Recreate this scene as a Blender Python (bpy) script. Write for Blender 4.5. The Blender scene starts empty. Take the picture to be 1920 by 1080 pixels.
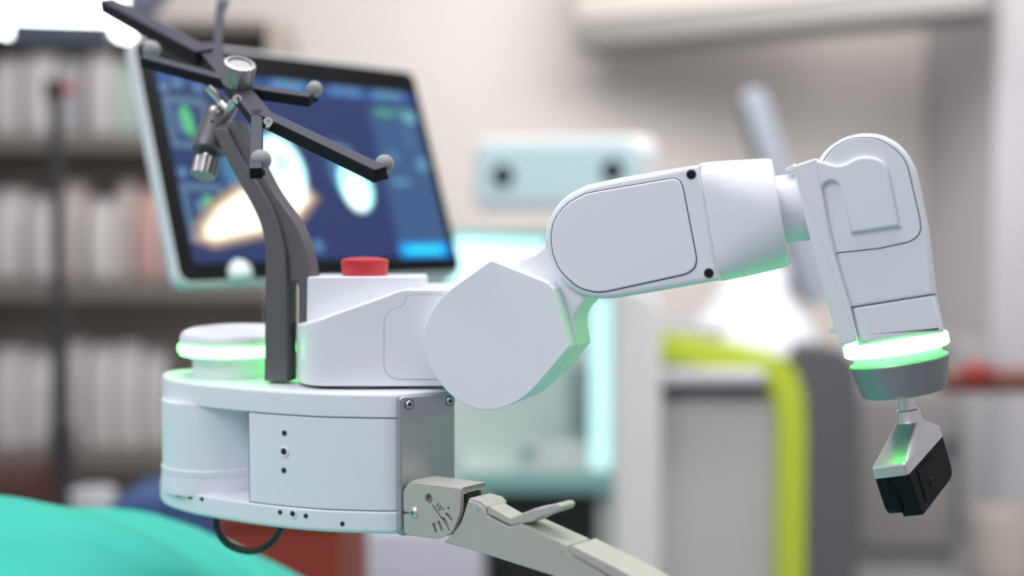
import bpy, bmesh, math, random
from mathutils import Vector, Matrix
from mathutils.geometry import interpolate_bezier
random.seed(7)
SC = bpy.context.scene
COL = SC.collection
V = Vector

# ------------------------------------------------------------------ camera
FPX = 2200.0                       # focal length in pixels of a 1920 wide frame
CAMZ = 1.25
PITCH = math.atan(110 / FPX)
cam_d = bpy.data.cameras.new('camera')
cam = bpy.data.objects.new('camera', cam_d)
COL.objects.link(cam)
cam.location = (0, 0, CAMZ)
cam.rotation_euler = (math.pi / 2 - PITCH, 0, 0)
cam_d.sensor_width = 36
cam_d.lens = 36 * FPX / 1920
cam_d.clip_start = 0.05
cam_d.dof.use_dof = True
cam_d.dof.focus_distance = 0.825
cam_d.dof.aperture_fstop = 1.95
SC.camera = cam

# ------------------------------------------------------------------ light
w = bpy.data.worlds.new('world')
SC.world = w
w.use_nodes = True
wn = w.node_tree.nodes['Background']
wn.inputs[0].default_value = (0.90, 0.91, 1.0, 1)
wn.inputs[1].default_value = 0.46


def area(name, loc, target, sx, sy, power, color=(1, 1, 1)):
    d = bpy.data.lights.new(name, 'AREA')
    d.shape = 'RECTANGLE'
    d.size, d.size_y, d.energy, d.color = sx, sy, power, color
    o = bpy.data.objects.new(name, d)
    COL.objects.link(o)
    o.location = loc
    o.rotation_euler = (V(target) - V(loc)).to_track_quat('-Z', 'Y').to_euler()
    return o


area('ceiling_panel_light', (0.3, 0.9, 3.0), (0.3, 0.9, 0), 2.0, 1.2, 44, (1.0, 0.99, 0.98))
area('ceiling_panel_light', (-1.6, -0.8, 3.0), (-0.5, 0.6, 0.9), 1.4, 1.4, 40, (0.88, 0.93, 1.0))
area('ceiling_panel_light', (1.1, 3.0, 3.0), (1.3, 5.4, 1.0), 3.6, 1.0, 104, (1.0, 0.96, 0.92))

SC.view_settings.view_transform = 'Standard'
SC.view_settings.look = 'None'
SC.view_settings.exposure = 0.0
SC.view_settings.gamma = 1.0
SC.view_settings.use_curve_mapping = False

# ------------------------------------------------------------------ pixel -> place
CAM = V((0, 0, CAMZ))
FW = V((0, math.cos(PITCH), -math.sin(PITCH)))
UP = V((0, math.sin(PITCH), math.cos(PITCH)))
RT = V((1, 0, 0))
D0 = 0.85
U = D0 / FPX                        # metres per photo pixel at the robot's distance


def ray(px, py):
    return RT * ((px - 960) / FPX) + UP * ((540 - py) / FPX) + FW


def hit(px, py, o, n):
    r = ray(px, py)
    return CAM + r * ((o - CAM).dot(n) / r.dot(n))


def at_y(px, py, y):
    return hit(px, py, V((0, y, 0)), V((0, 1, 0)))


def at_t(px, py, t):
    return at_y(px, py, D0 + t * U)


def zpx(py, y):
    return at_y(960, py, y).z


class Frame:
    """local axes: x along a front face, y into the depth, z up the face"""
    def __init__(s, px, py, y, yaw, pitch=0.0):
        s.o = at_y(px, py, y)
        m = Matrix.Rotation(-math.radians(yaw), 3, 'Z') @ Matrix.Rotation(math.radians(pitch), 3, 'X')
        s.x, s.y, s.z = m @ V((1, 0, 0)), m @ V((0, 1, 0)), m @ V((0, 0, 1))

    def uv(s, px, py, off=0):
        p = hit(px, py, s.o + s.y * (off * U), s.y) - s.o
        return (p.dot(s.x), p.dot(s.z))

    def w(s, x, y, z):
        return s.o + s.x * x + s.y * y + s.z * z

    def p(s, px, py, off=0):
        x, z = s.uv(px, py, off)
        return s.w(x, off * U, z)


# ------------------------------------------------------------------ materials
MATS = {}


def mat(name, color, rough=0.45, metal=0.0, emit=None, strength=0.0, noise=0.0, nscale=40.0, bump=0.0, bscale=200.0, spec=0.5, coat=0.0):
    if name in MATS:
        return MATS[name]
    m = bpy.data.materials.new(name)
    m.use_nodes = True
    nt = m.node_tree
    b = nt.nodes['Principled BSDF']
    b.inputs['Base Color'].default_value = (*color, 1)
    b.inputs['Roughness'].default_value = rough
    b.inputs['Metallic'].default_value = metal
    b.inputs['Specular IOR Level'].default_value = spec
    b.inputs['Coat Weight'].default_value = coat
    if emit:
        b.inputs['Emission Color'].default_value = (*emit, 1)
        b.inputs['Emission Strength'].default_value = strength
    if noise or bump:
        tc = nt.nodes.new('ShaderNodeTexCoord')
        if noise:
            n = nt.nodes.new('ShaderNodeTexNoise')
            n.inputs['Scale'].default_value = nscale
            n.inputs['Detail'].default_value = 4
            nt.links.new(tc.outputs['Object'], n.inputs['Vector'])
            mx = nt.nodes.new('ShaderNodeMix')
            mx.data_type = 'RGBA'
            mx.inputs['A'].default_value = (*[c * (1 - noise) for c in color], 1)
            mx.inputs['B'].default_value = (*[min(1, c * (1 + noise)) for c in color], 1)
            nt.links.new(n.outputs['Fac'], mx.inputs['Factor'])
            nt.links.new(mx.outputs['Result'], b.inputs['Base Color'])
        if bump:
            n2 = nt.nodes.new('ShaderNodeTexNoise')
            n2.inputs['Scale'].default_value = bscale
            nt.links.new(tc.outputs['Object'], n2.inputs['Vector'])
            bp = nt.nodes.new('ShaderNodeBump')
            bp.inputs['Strength'].default_value = bump
            bp.inputs['Distance'].default_value = 0.001
            nt.links.new(n2.outputs['Fac'], bp.inputs['Height'])
            nt.links.new(bp.outputs['Normal'], b.inputs['Normal'])
    MATS[name] = m
    return m


WHITE = mat('white_enamel', (0.80, 0.815, 0.86), 0.38, noise=0.015, nscale=25, bump=0.03, bscale=900)
WHITE2 = mat('white_cover', (0.80, 0.82, 0.87), 0.5, noise=0.012, nscale=18)
SEAM = mat('dark_seam', (0.05, 0.055, 0.06), 0.7)
HOLE = mat('dark_hole', (0.015, 0.02, 0.02), 0.8)
ALU = mat('brushed_aluminium', (0.52, 0.53, 0.55), 0.36, 1.0, noise=0.04, nscale=120)
SATIN = mat('satin_grey_cup', (0.30, 0.32, 0.33), 0.38, 0.55)
CHROME = mat('polished_steel', (0.80, 0.79, 0.77), 0.3, 1.0, noise=0.05, nscale=60)
STEEL = mat('screw_steel', (0.62, 0.63, 0.64), 0.3, 1.0)
KNOB = mat('knob_steel', (0.40, 0.385, 0.37), 0.42, 0.85)
BLACKP = mat('black_polymer', (0.007, 0.0075, 0.009), 0.5, spec=0.13, bump=0.05, bscale=700)
BLACKM = mat('black_anodised', (0.010, 0.011, 0.014), 0.6, spec=0.15)
LITTOP = mat('lit_top_violet', (0.06, 0.06, 0.085), 0.42, 0.3)
GREYP = mat('grey_anodised_post', (0.135, 0.13, 0.14), 0.42, 0.35, noise=0.04, nscale=30)
BEIGE = mat('beige_moulded_plastic', (0.46, 0.425, 0.39), 0.42, bump=0.03, bscale=1200)
RED = mat('red_button_plastic', (0.58, 0.035, 0.045), 0.42)
BALL = mat('retroreflective_grey', (0.30, 0.295, 0.305), 0.75)
BGLOW = mat('green_beacon_light', (0.6, 1, 0.7), 0.4, emit=(0.055, 1.0, 0.08), strength=17.0)
GLOW = mat('green_light', (0.6, 1, 0.7), 0.4, emit=(0.034, 1.0, 0.048), strength=34.0)
CABLE = mat('black_rubber', (0.012, 0.016, 0.02), 0.5)
INK = mat('dark_ink', (0.04, 0.045, 0.05), 0.6)

# ------------------------------------------------------------------ mesh building


def world_loc(o):
    p = V((0, 0, 0))
    while o:
        p += o.location
        o = o.parent
    return p


def obj(name, verts, faces, material, parent=None, smooth=40, wn=True):
    """links one mesh object; verts in world space, origin moved to the piece itself"""
    lo = V((min(v[i] for v in verts) for i in range(3)))
    hi = V((max(v[i] for v in verts) for i in range(3)))
    c = V(((lo.x + hi.x) / 2, (lo.y + hi.y) / 2, lo.z))
    me = bpy.data.meshes.new(name)
    me.from_pydata([tuple(V(v) - c) for v in verts], [], [tuple(f) for f in faces])
    bm = bmesh.new()
    bm.from_mesh(me)
    bmesh.ops.remove_doubles(bm, verts=bm.verts, dist=1e-6)
    bmesh.ops.recalc_face_normals(bm, faces=bm.faces)
    bm.to_mesh(me)
    bm.free()
    me.materials.append(material)
    if smooth:
        me.polygons.foreach_set('use_smooth', [True] * len(me.polygons))
        me.set_sharp_from_angle(angle=math.radians(smooth))
    me.update()
    o = bpy.data.objects.new(name, me)
    COL.objects.link(o)
    o.location = c - (world_loc(parent) if parent else V((0, 0, 0)))
    o.parent = parent
    if smooth and wn:
        md = o.modifiers.new('weighted', 'WEIGHTED_NORMAL')
        md.keep_sharp = True
    return o


def thing(name, label, cat, loc, group=None):
    o = bpy.data.objects.new(name, None)
    COL.objects.link(o)
    o.location = loc
    o.empty_display_size = 0.05
    tag(o, label, cat, group)
    return o


def tag(o, label, cat, group=None):
    o['label'] = label
    o['category'] = cat
    if group:
        o['group'] = group
    return o


def struct(o, label=None):
    o['kind'] = 'structure'
    if label:
        o['label'] = label
    return o


def rings(rs, cap0=True, cap1=True, closed=True):
    """loft equal-length rings of points"""
    n = len(rs[0])
    vs, fs = [], []
    for r in rs:
        vs += [V(p) for p in r]
    for k in range(len(rs) - 1):
        for i in range(n if closed else n - 1):
            j = (i + 1) % n
            fs.append((k * n + i, k * n + j, (k + 1) * n + j, (k + 1) * n + i))
    if cap0:
        fs.append(tuple(range(n)))
    if cap1:
        b = (len(rs) - 1) * n
        fs.append(tuple(b + i for i in reversed(range(n))))
    return vs, fs


def join(*parts):
    vs, fs = [], []
    for v, f in parts:
        b = len(vs)
        vs += v
        fs += [tuple(i + b for i in q) for q in f]
    return vs, fs


def fillet(pts, n=6):
    """pts (x, y[, r]) -> polygon with rounded corners"""
    out = []
    m = len(pts)
    for i, p in enumerate(pts):
        r = p[2] if len(p) > 2 else 0
        c = V(p[:2])
        if r <= 0:
            out.append(c)
            continue
        a = V(pts[i - 1][:2]) - c
        b = V(pts[(i + 1) % m][:2]) - c
        la, lb = a.length, b.length
        a.normalize()
        b.normalize()
        ang = math.acos(max(-1, min(1, a.dot(b))))
        d = min(r / math.tan(ang / 2), la * 0.49, lb * 0.49)
        p0, p2 = c + a * d, c + b * d
        rr = d * math.tan(ang / 2)
        bis = (a + b)
        if bis.length < 1e-9:
            out.append(c)
            continue
        cen = c + bis.normalized() * (rr / math.sin(ang / 2))
        v0, v1 = p0 - cen, p2 - cen
        a0, a1 = math.atan2(v0.y, v0.x), math.atan2(v1.y, v1.x)
        da = (a1 - a0 + math.pi) % (2 * math.pi) - math.pi
        for k in range(n + 1):
            t = a0 + da * k / n
            out.append(cen + V((math.cos(t), math.sin(t))) * rr)
    return [(p.x, p.y) for p in out]


def spline(pts, closed=True, n=5):
    """Catmull-Rom through the points"""
    m = len(pts)
    P = [V(p) for p in pts]
    out = []
    for i in range(m if closed else m - 1):
        if closed:
            a, b, c, d = P[i - 1], P[i], P[(i + 1) % m], P[(i + 2) % m]
        else:
            a, b, c, d = P[max(0, i - 1)], P[i], P[i + 1], P[min(m - 1, i + 2)]
        for k in range(n):
            t = k / n
            out.append(0.5 * ((2 * b) + (c - a) * t + (2 * a - 5 * b + 4 * c - d) * t * t + (3 * b - a - 3 * c + d) * t ** 3))
    if not closed:
        out.append(P[-1])
    return [tuple(p) for p in out]


def offset2(poly, d):
    """move a 2-D polygon inward by d (metres)"""
    n = len(poly)
    A = sum(poly[i][0] * poly[(i + 1) % n][1] - poly[(i + 1) % n][0] * poly[i][1] for i in range(n))
    s = 1 if A > 0 else -1
    out = []
    for i in range(n):
        p, a, b = V(poly[i]), V(poly[i - 1]), V(poly[(i + 1) % n])
        e0, e1 = (p - a), (b - p)
        if e0.length < 1e-9:
            e0 = e1
        if e1.length < 1e-9:
            e1 = e0
        n0 = V((-e0.y, e0.x)).normalized() * s
        n1 = V((-e1.y, e1.x)).normalized() * s
        m = n0 + n1
        if m.length < 1e-6:
            m = n0
        m.normalize()
        k = max(0.35, m.dot(n0))
        q = p + m * (d / k)
        out.append((q.x, q.y))
    return out


def dedupe(poly, eps=1e-6):
    out = []
    for p in poly:
        if not out or (V(p) - V(out[-1])).length > eps:
            out.append(p)
    if (V(out[0]) - V(out[-1])).length <= eps:
        out.pop()
    return out


def prism_uv(F, poly, y0, y1, bf=0.0, bb=0.0, seg=4):
    """poly in frame metres, from depth y0 to y1 with rounded rims"""
    poly = dedupe(poly)
    rs = []

    def ring(d, y):
        q = offset2(poly, d) if d else poly
        return [F.w(a, y, b) for a, b in q]
    if bf:
        for k in range(seg):
            a = math.pi / 2 * k / seg
            rs.append(ring(bf * (1 - math.sin(a)), y0 + bf * (1 - math.cos(a))))
    rs.append(ring(0, y0 + bf))
    rs.append(ring(0, y1 - bb))
    if bb:
        for k in range(seg - 1, -1, -1):
            a = math.pi / 2 * k / seg
            rs.append(ring(bb * (1 - math.sin(a)), y1 - bb * (1 - math.cos(a))))
    return rings(rs)


def prism(F, pts, o0, o1, bf=0, bb=0, seg=4, trace=None):
    """outline read in photo pixels on the plane at depth `trace`, thickness in pixels"""
    t = o0 if trace is None else trace
    poly = [F.uv(p[0], p[1], p[2] if len(p) > 2 else t) for p in pts]
    return prism_uv(F, poly, o0 * U, o1 * U, bf * U, bb * U, seg)


def box(F, x0, x1, y0, y1, z0, z1, b=0.0):
    return prism_uv(F, [(x0, z0), (x1, z0), (x1, z1), (x0, z1)], y0, y1, b, b, 2)


def perp(d):
    d = V(d).normalized()
    a = V((0, 0, 1)) if abs(d.z) < 0.9 else V((1, 0, 0))
    u = d.cross(a).normalized()
    return u, d.cross(u).normalized()


def lathe(o, d, prof, seg=32, star=0.0, teeth=0):
    """prof: (distance along d, radius)"""
    o, d = V(o), V(d).normalized()
    u, v = perp(d)
    rs = []
    for h, r in prof:
        ring = []
        for i in range(seg):
            a = 2 * math.pi * i / seg
            rr = r
            if teeth:
                rr = r * (1 - star * (0.5 + 0.5 * math.cos(teeth * a)))
            ring.append(o + d * h + (u * math.cos(a) + v * math.sin(a)) * max(rr, 1e-5))
        rs.append(ring)
    return rings(rs)


def tube(path, r, seg=10):
    P = [V(p) for p in path]
    rs = []
    u = None
    for i, p in enumerate(P):
        d = (P[min(i + 1, len(P) - 1)] - P[max(i - 1, 0)]).normalized()
        if u is None:
            u, v = perp(d)
        else:
            u = (u - d * u.dot(d)).normalized()
            v = d.cross(u)
        rad = r[i] if isinstance(r, (list, tuple)) else r
        rs.append([p + (u * math.cos(2 * math.pi * k / seg) + v * math.sin(2 * math.pi * k / seg)) * rad for k in range(seg)])
    return rings(rs)


def sphere(c, r, nu=24, nv=14):
    prof = [(-r * math.cos(math.pi * k / nv), r * math.sin(math.pi * k / nv)) for k in range(nv + 1)]
    return lathe(c, (0, 0, 1), prof, nu)


def plan_prism(pts, z0, z1, b0=0.0, b1=0.0, seg=4, ztop=None):
    """pts: world (x, y) outline, extruded upward with rounded rims"""
    poly = dedupe(pts)
    rs = []

    def ring(d, z, top=False):
        q = offset2(poly, d) if d else poly
        return [V((a, b, z + (ztop(a, b) if (top and ztop) else 0))) for a, b in q]
    if b0:
        for k in range(seg):
            a = math.pi / 2 * k / seg
            rs.append(ring(b0 * (1 - math.sin(a)), z0 + b0 * (1 - math.cos(a))))
    rs.append(ring(0, z0 + b0))
    rs.append(ring(0, z1 - b1, True))
    if b1:
        for k in range(seg - 1, -1, -1):
            a = math.pi / 2 * k / seg
            rs.append(ring(b1 * (1 - math.sin(a)), z1 - b1 * (1 - math.cos(a)), True))
    return rings(rs)


def plan(pts, py):
    """(pixel column, depth in px) -> world (x, y) read at row py"""
    out = []
    for px, t in pts:
        p = at_t(px, py, t)
        out.append((p.x, p.y))
    return out


def bar(p0, p1, n, wdt, hgt, b=0.0006, w1=None):
    """square bar between two points, its top face turned to n"""
    p0, p1, n = V(p0), V(p1), V(n).normalized()
    d = (p1 - p0).normalized()
    s = d.cross(n).normalized()
    n = s.cross(d).normalized()
    rs = []
    L = (p1 - p0).length
    for h, ins in ((0, b), (b, 0), (L - b, 0), (L, b)):
        wd = wdt + ((w1 if w1 is not None else wdt) - wdt) * h / L
        a, c = wd / 2 - ins, hgt / 2 - ins
        e = b
        q = [(-a + e, -c), (a - e, -c), (a, -c + e), (a, c - e), (a - e, c), (-a + e, c), (-a, c - e), (-a, -c + e)]
        rs.append([p0 + d * h + s * x + n * y for x, y in q])
    return rings(rs)


def curve_plate(name, F, outer, holes, y0, y1, bevel, material, parent):
    """flat plate with real through holes (2-D curve fill), outline in frame metres"""
    cu = bpy.data.curves.new(name, 'CURVE')
    cu.dimensions = '2D'
    cu.fill_mode = 'BOTH'
    cu.extrude = (y1 - y0) / 2 - bevel
    cu.bevel_depth = bevel
    cu.bevel_resolution = 2
    cu.offset = -bevel
    for poly in [outer] + holes:
        poly = dedupe(poly)
        sp = cu.splines.new('POLY')
        sp.points.add(len(poly) - 1)
        for q, (a, b) in zip(sp.points, poly):
            q.co = (a, b, 0, 1)
        sp.use_cyclic_u = True
    tmp = bpy.data.objects.new('tmp', cu)
    COL.objects.link(tmp)
    bpy.context.view_layer.update()
    me = bpy.data.meshes.new_from_object(tmp.evaluated_get(bpy.context.evaluated_depsgraph_get()))
    vs = [F.w(v.co.x, (y0 + y1) / 2 - v.co.z, v.co.y) for v in me.vertices]
    fs = [tuple(p.vertices) for p in me.polygons]
    bpy.data.objects.remove(tmp)
    bpy.data.curves.remove(cu)
    bpy.data.meshes.remove(me)
    return obj(name, vs, fs, material, parent, 35)


def circ(cx, cy, r, n=20):
    return [(cx + r * math.cos(2 * math.pi * k / n), cy + r * math.sin(2 * math.pi * k / n)) for k in range(n)]


def capsule(p, q, r, n=6):
    p, q = V(p), V(q)
    a = math.atan2((q - p).y, (q - p).x)
    out = []
    for c, s in ((q, -math.pi / 2), (p, math.pi / 2)):
        for k in range(n + 1):
            t = a + s + math.pi * k / n
            out.append((c.x + r * math.cos(t), c.y + r * math.sin(t)))
    return out


def hex_screw(parent, p, n, r, dark=False):
    """cap screw with a socket, sitting in a dark counterbore"""
    n = V(n).normalized()
    s = obj('screw', *lathe(p, n, [(-0.3 * r, r), (0.12 * r, r), (0.28 * r, 0.86 * r), (0.28 * r, 0.5 * r), (-0.1 * r, 0.46 * r)], 24), STEEL if not dark else BLACKM, parent)
    obj('socket', *lathe(p, n, [(-0.25 * r, 0.48 * r), (0.02 * r, 0.48 * r)], 6), HOLE, s, 0)
    return s


def bored_hole(parent, p, n, r, rim=False):
    n = V(n).normalized()
    if rim:
        e = obj('hole_rim', *lathe(p, n, [(-0.5 * r, 1.75 * r), (0.12 * r, 1.75 * r), (0.2 * r, 1.6 * r), (0.2 * r, 1.2 * r), (0.02 * r, 1.0 * r), (-0.5 * r, r)], 24), WHITE, parent)
        obj('bored_hole', *lathe(p, n, [(-0.5 * r, r), (0.05 * r, r)], 20), HOLE, e, 0)
    else:
        obj('bored_hole', *lathe(p, n, [(-0.5 * r, r), (0.06 * r, r)], 18), HOLE, parent, 0)


# ================================================================== THE ROOM
WALL = mat('cream_wall_paint', (0.70, 0.655, 0.615), 0.8, noise=0.02, nscale=3, bump=0.05, bscale=120)
FLOOR = mat('grey_vinyl_floor', (0.30, 0.30, 0.31), 0.4, noise=0.06, nscale=6)
WD = Frame(960, 430, 1.0, 0)
WD.o = V((0, 0, 0))                 # world axes as a frame
YB = 5.4


def wbox(x0, x1, y0, y1, z0, z1, b=0.0):
    return box(WD, x0, x1, y0, y1, z0, z1, b)


struct(obj('wall_back', *wbox(-4.0, 4.0, YB, YB + 0.15, 0, 3.4), WALL, None, 0))
struct(obj('floor', *wbox(-6.0, 6.0, -6.0, YB, -0.1, 0), FLOOR, None, 0))
PALEW = mat('lilac_grey_paint', (0.47, 0.455, 0.485), 0.6)
xr = at_y(1862, 500, 4.6).x
struct(obj('wall_right', *wbox(xr, 3.2, 4.6, YB, 0, 3.4, 0.01), PALEW, None, 0))


def px_box(px0, px1, py0, py1, y0, y1, b=0.0):
    """box whose front face at depth y0 spans the given photo rectangle"""
    a, c = at_y(px0, py1, y0), at_y(px1, py0, y0)
    return wbox(a.x, c.x, y0, y1, a.z, c.z, b)


def floor_box(px0, px1, py0, y0, y1, b=0.0, z0=0.0):
    a, c = at_y(px0, py0, y0), at_y(px1, py0, y0)
    return wbox(a.x, c.x, y0, y1, z0, a.z, b)


# overhead boom, top right: pale box beam, its underside shadow painted as a grey strip
bm_ = thing('overhead_boom', 'cream overhead boom with an underside painted as grey shade at the top right', 'boom', at_y(1075, 88, 5.0))
CUP = mat('cream_laminate', (0.60, 0.56, 0.52), 0.6)
SHADEL = mat('underside_shade_grey', (0.27, 0.26, 0.255), 0.6)
Fc = Frame(1078, 92, 5.0, 31)
x1c = Fc.uv(1850, 20)[0]
obj('beam_body', *box(Fc, 0.0, x1c, 0, 0.26, 0.115, 0.42, 0.012), CUP, bm_)
obj('shaded_underside', *box(Fc, -0.005, x1c, -0.012, 0.26, 0.0, 0.115, 0.03), SHADEL, bm_)
for k in (0.25, 0.8):
    obj('hanger', *box(Fc, x1c * k - 0.05, x1c * k + 0.05, 0.08, 0.18, 0.42, 1.2, 0.01), ALU, bm_)

# ------------------------------------------------------------------ supply shelving, left
SHELF = mat('taupe_shelf_board', (0.20, 0.175, 0.155), 0.6)
SHBACK = mat('taupe_shelf_back', (0.42, 0.375, 0.335), 0.7, noise=0.05)
ys = 4.3
xl, xs1 = at_y(-120, 300, ys).x, at_y(505, 300, ys).x
sh = thing('supply_shelf', 'blurred taupe supply shelving against the wall at the left', 'shelf', ((xl + xs1) / 2, ys, 0))
obj('back_panel', *wbox(xl, xs1, ys + 0.42, ys + 0.44, 0, zpx(40, ys + 0.42)), SHBACK, sh, 0)
obj('side_panel', *wbox(xl - 0.03, xl, ys, ys + 0.44, 0, zpx(40, ys)), SHBACK, sh, 0)
obj('side_panel', *wbox(xs1, xs1 + 0.03, ys, ys + 0.44, 0, zpx(40, ys)), SHBACK, sh, 0)
rows = [(250, 282), (524, 562), (846, 880)]
for a, b in rows + [(36, 56), (1180, 1210)]:
    obj('shelf_board', *wbox(xl, xs1, ys - 0.01, ys + 0.42, zpx(b, ys), zpx(a, ys), 0.003), SHELF, sh, 0)
PK = [mat('pale_wrap_%d' % k, c, 0.6, noise=0.12, nscale=14) for k, c in enumerate(
    [(0.56, 0.52, 0.52), (0.49, 0.46, 0.47), (0.60, 0.57, 0.56), (0.44, 0.43, 0.45), (0.53, 0.47, 0.44)])]
PINK = mat('pink_wrap', (0.58, 0.36, 0.33), 0.6, noise=0.1, nscale=12)
MINT = mat('mint_wrap', (0.42, 0.53, 0.47), 0.6, noise=0.1, nscale=12)
rn = ['upper', 'middle', 'lower']
grp = ['packages on the upper shelf', 'packages on the middle shelf', 'packages on the lower shelf']
spec = {0: [(-30, 30, 98, 0), (32, 92, 90, 2), (94, 150, 96, 3), (152, 204, 88, 0), (206, 246, 104, 'm')],
        1: [(-30, 36, 352, 2), (38, 94, 366, 0), (96, 150, 340, 4), (152, 206, 372, 2), (208, 246, 338, 4), (248, 292, 352, 'p'), (294, 336, 400, 1)],
        2: [(-30, 32, 655, 0), (34, 94, 664, 2), (96, 152, 645, 1), (154, 206, 652, 0), (208, 254, 646, 2), (256, 304, 660, 0)]}
for r in range(3):
    base = zpx(rows[r][0], ys)
    for (a, b, top, c) in spec[r]:
        yy = ys + 0.03 + random.random() * 0.05
        xa, xb = at_y(a, top, yy).x, at_y(b, top, yy).x
        zt = at_y(a, top, yy).z
        F = Frame(960, 430, 1, 0)
        F.o = V(((xa + xb) / 2, yy, base))
        hw = (xb - xa) / 2
        # soft pouch: bulging sides, pinched and folded top
        rs = []
        H = zt - base
        for k, (h, sx, sy) in enumerate([(0, 0.94, 0.9), (0.03, 1, 1), (0.3, 1.0, 1.06), (0.62, 0.99, 1.0), (0.85, 0.96, 0.7), (0.95, 0.95, 0.25), (1.0, 0.93, 0.1)]):
            rs.append([F.w(hw * sx * math.copysign(abs(math.cos(t)) ** 0.45, math.cos(t)), 0.1 + 0.09 * sy * math.copysign(abs(math.sin(t)) ** 0.5, math.sin(t)), H * h)
                       for t in [2 * math.pi * i / 20 for i in range(20)]])
        m = PINK if c == 'p' else MINT if c == 'm' else PK[c]
        o = obj('supply_package', *rings(rs), m, None, 50)
        if c == 'p':
            tag(o, 'pinkish supply package at the right end of the middle shelf', 'package', grp[r])
        elif c == 'm':
            tag(o, 'mint tinted package at the right end of the upper shelf', 'package', grp[r])
        else:
            pale = [q for q in spec[r] if q[3] not in ('p', 'm')]
            k = [q[:2] for q in pale].index((a, b))
            where = 'left of the black pole' if b < 105 else 'right of the black pole' if a > 140 else 'behind the black pole'
            tag(o, 'pale package on the %s shelf, %s from the left, %s' % (rn[r], ['first', 'second', 'third', 'fourth', 'fifth', 'sixth'][k], where), 'package', grp[r])

# boxes low down at the foot of the shelving
xa = at_y(-20, 900, 3.6)
tag(obj('storage_tub', *floor_box(-60, 50, 900, 3.5, 3.8, 0.01), mat('dull_red_plastic', (0.10, 0.035, 0.03), 0.5)), 'dull red tub behind the green drape at far left', 'tub')
o = sphere(at_y(176, 938, 3.0), 0.055)
tag(obj('gauze_roll', *lathe(at_y(176, 975, 3.0), (0, 0, 1), [(0, 0.05), (0.004, 0.056), (0.075, 0.056), (0.08, 0.05), (0.08, 0.018), (0.05, 0.018)], 28), mat('gauze_white', (0.55, 0.55, 0.57), 0.9)), 'pale round roll just above the green drape', 'roll')

# black pole stand
pole = thing('pole_stand', 'slim black pole stand in front of the shelving', 'stand', (at_y(110, 500, 3.3).x, 3.3, 0))
xp = at_y(110, 500, 3.3).x
DARKM = mat('dark_stand_metal', (0.035, 0.033, 0.034), 0.5)
obj('pole', *lathe((xp, 3.3, 0.05), (0, 0, 1), [(0, 0.023), (zpx(560, 3.3) - 0.05, 0.023), (zpx(558, 3.3) - 0.05, 0.018), (zpx(175, 3.3) - 0.05, 0.018)], 16), DARKM, pole)
obj('pole_collar', *lathe((xp, 3.3, zpx(880, 3.3)), (0, 0, 1), [(0, 0.025), (0.008, 0.036), (0.12, 0.036), (0.13, 0.025)], 16), DARKM, pole)
obj('clamp_head', *wbox(xp - 0.025, xp + 0.02, 3.28, 3.32, zpx(188, 3.3), zpx(148, 3.3), 0.006), DARKM, pole)
obj('release_knob', *lathe((xp + 0.02, 3.3, zpx(168, 3.3)), (1, 0, 0), [(0, 0.008), (0.01, 0.014), (0.03, 0.014), (0.034, 0.01)], 16), mat('red_knob', (0.55, 0.05, 0.04), 0.4), pole)
for k in range(3):
    a = 2 * math.pi * k / 3 + 0.4
    obj('leg', *tube([(xp, 3.3, 0.16), (xp + 0.22 * math.cos(a), 3.3 + 0.22 * math.sin(a), 0.02), (xp + 0.26 * math.cos(a), 3.3 + 0.26 * math.sin(a), 0.012)], 0.011), DARKM, pole)

# ------------------------------------------------------------------ surgical lamp, top left
yl = 2.3
LAMP = mat('lamp_emitter', (1, 1, 1), 0.4, emit=(0.93, 1.0, 0.98), strength=6.0)
LAMPB = mat('lamp_navy_shell', (0.045, 0.055, 0.085), 0.45)
lc = at_y(110, 10, yl)
lamp = thing('surgical_lamp', 'bright white operating lamp with a dark lower bar at top left', 'lamp', lc)
Fl = Frame(110, 10, yl, 0)
obj('emitter_panel', *prism(Fl, fillet([(-70, -90, 30), (229, -90, 30), (229, 50, 4), (-70, 40, 4)]), 0, 60, 6, 6), LAMP, lamp)
for cx, cy, r in ((2, 50, 15), (224, 56, 16)):
    c = Fl.p(cx, cy, -6)
    obj('light_pod', *lathe(c, (0, 1, 0), [(0, r * U * 2.2), (0.004, r * U * 2.65), (0.03, r * U * 2.7), (0.05, r * U * 2.2)], 28), LAMP, lamp)
obj('handle_bar', *prism(Fl, [(20, 40), (205, 46), (205, 84), (20, 82)], -14, 30, 3, 3), LAMPB, lamp)
obj('back_shell', *prism(Fl, fillet([(-80, -100, 40), (248, -100, 40), (246, 40, 20), (-80, 40, 20)]), 60, 160, 4, 50), LAMPB, lamp)
pa = [at_y(262, -60, yl + 0.10), at_y(285, -25, yl + 0.2), at_y(268, 5, yl + 0.25), at_y(250, 20, yl + 0.12)]
obj('lamp_arm', *tube(spline([tuple(at_y(330, -300, yl + 0.3)), tuple(at_y(318, -120, yl + 0.28)), tuple(at_y(290, -30, yl + 0.24)), tuple(at_y(240, 20, yl + 0.14)), tuple(at_y(200, 20, yl + 0.1))], False, 6), 0.04, 14), mat('lamp_arm_blue', (0.10, 0.12, 0.19), 0.45), lamp)

# ------------------------------------------------------------------ stereo camera cart, centre
CARTW = mat('cart_white_shell', (0.78, 0.78, 0.76), 0.5)
CARTM = mat('cart_pale_green_panel', (0.62, 0.70, 0.665), 0.5)
TEAL = mat('cart_teal_shelf', (0.22, 0.45, 0.41), 0.4)
yc = 3.3
cart = thing('camera_cart', 'white upright equipment cart with cyan lit recess behind the robot', 'cart', (at_y(1050, 800, yc).x, yc, 0))
s0, s1 = at_y(1150, 560, yc), at_y(1240, 560, yc)
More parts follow.
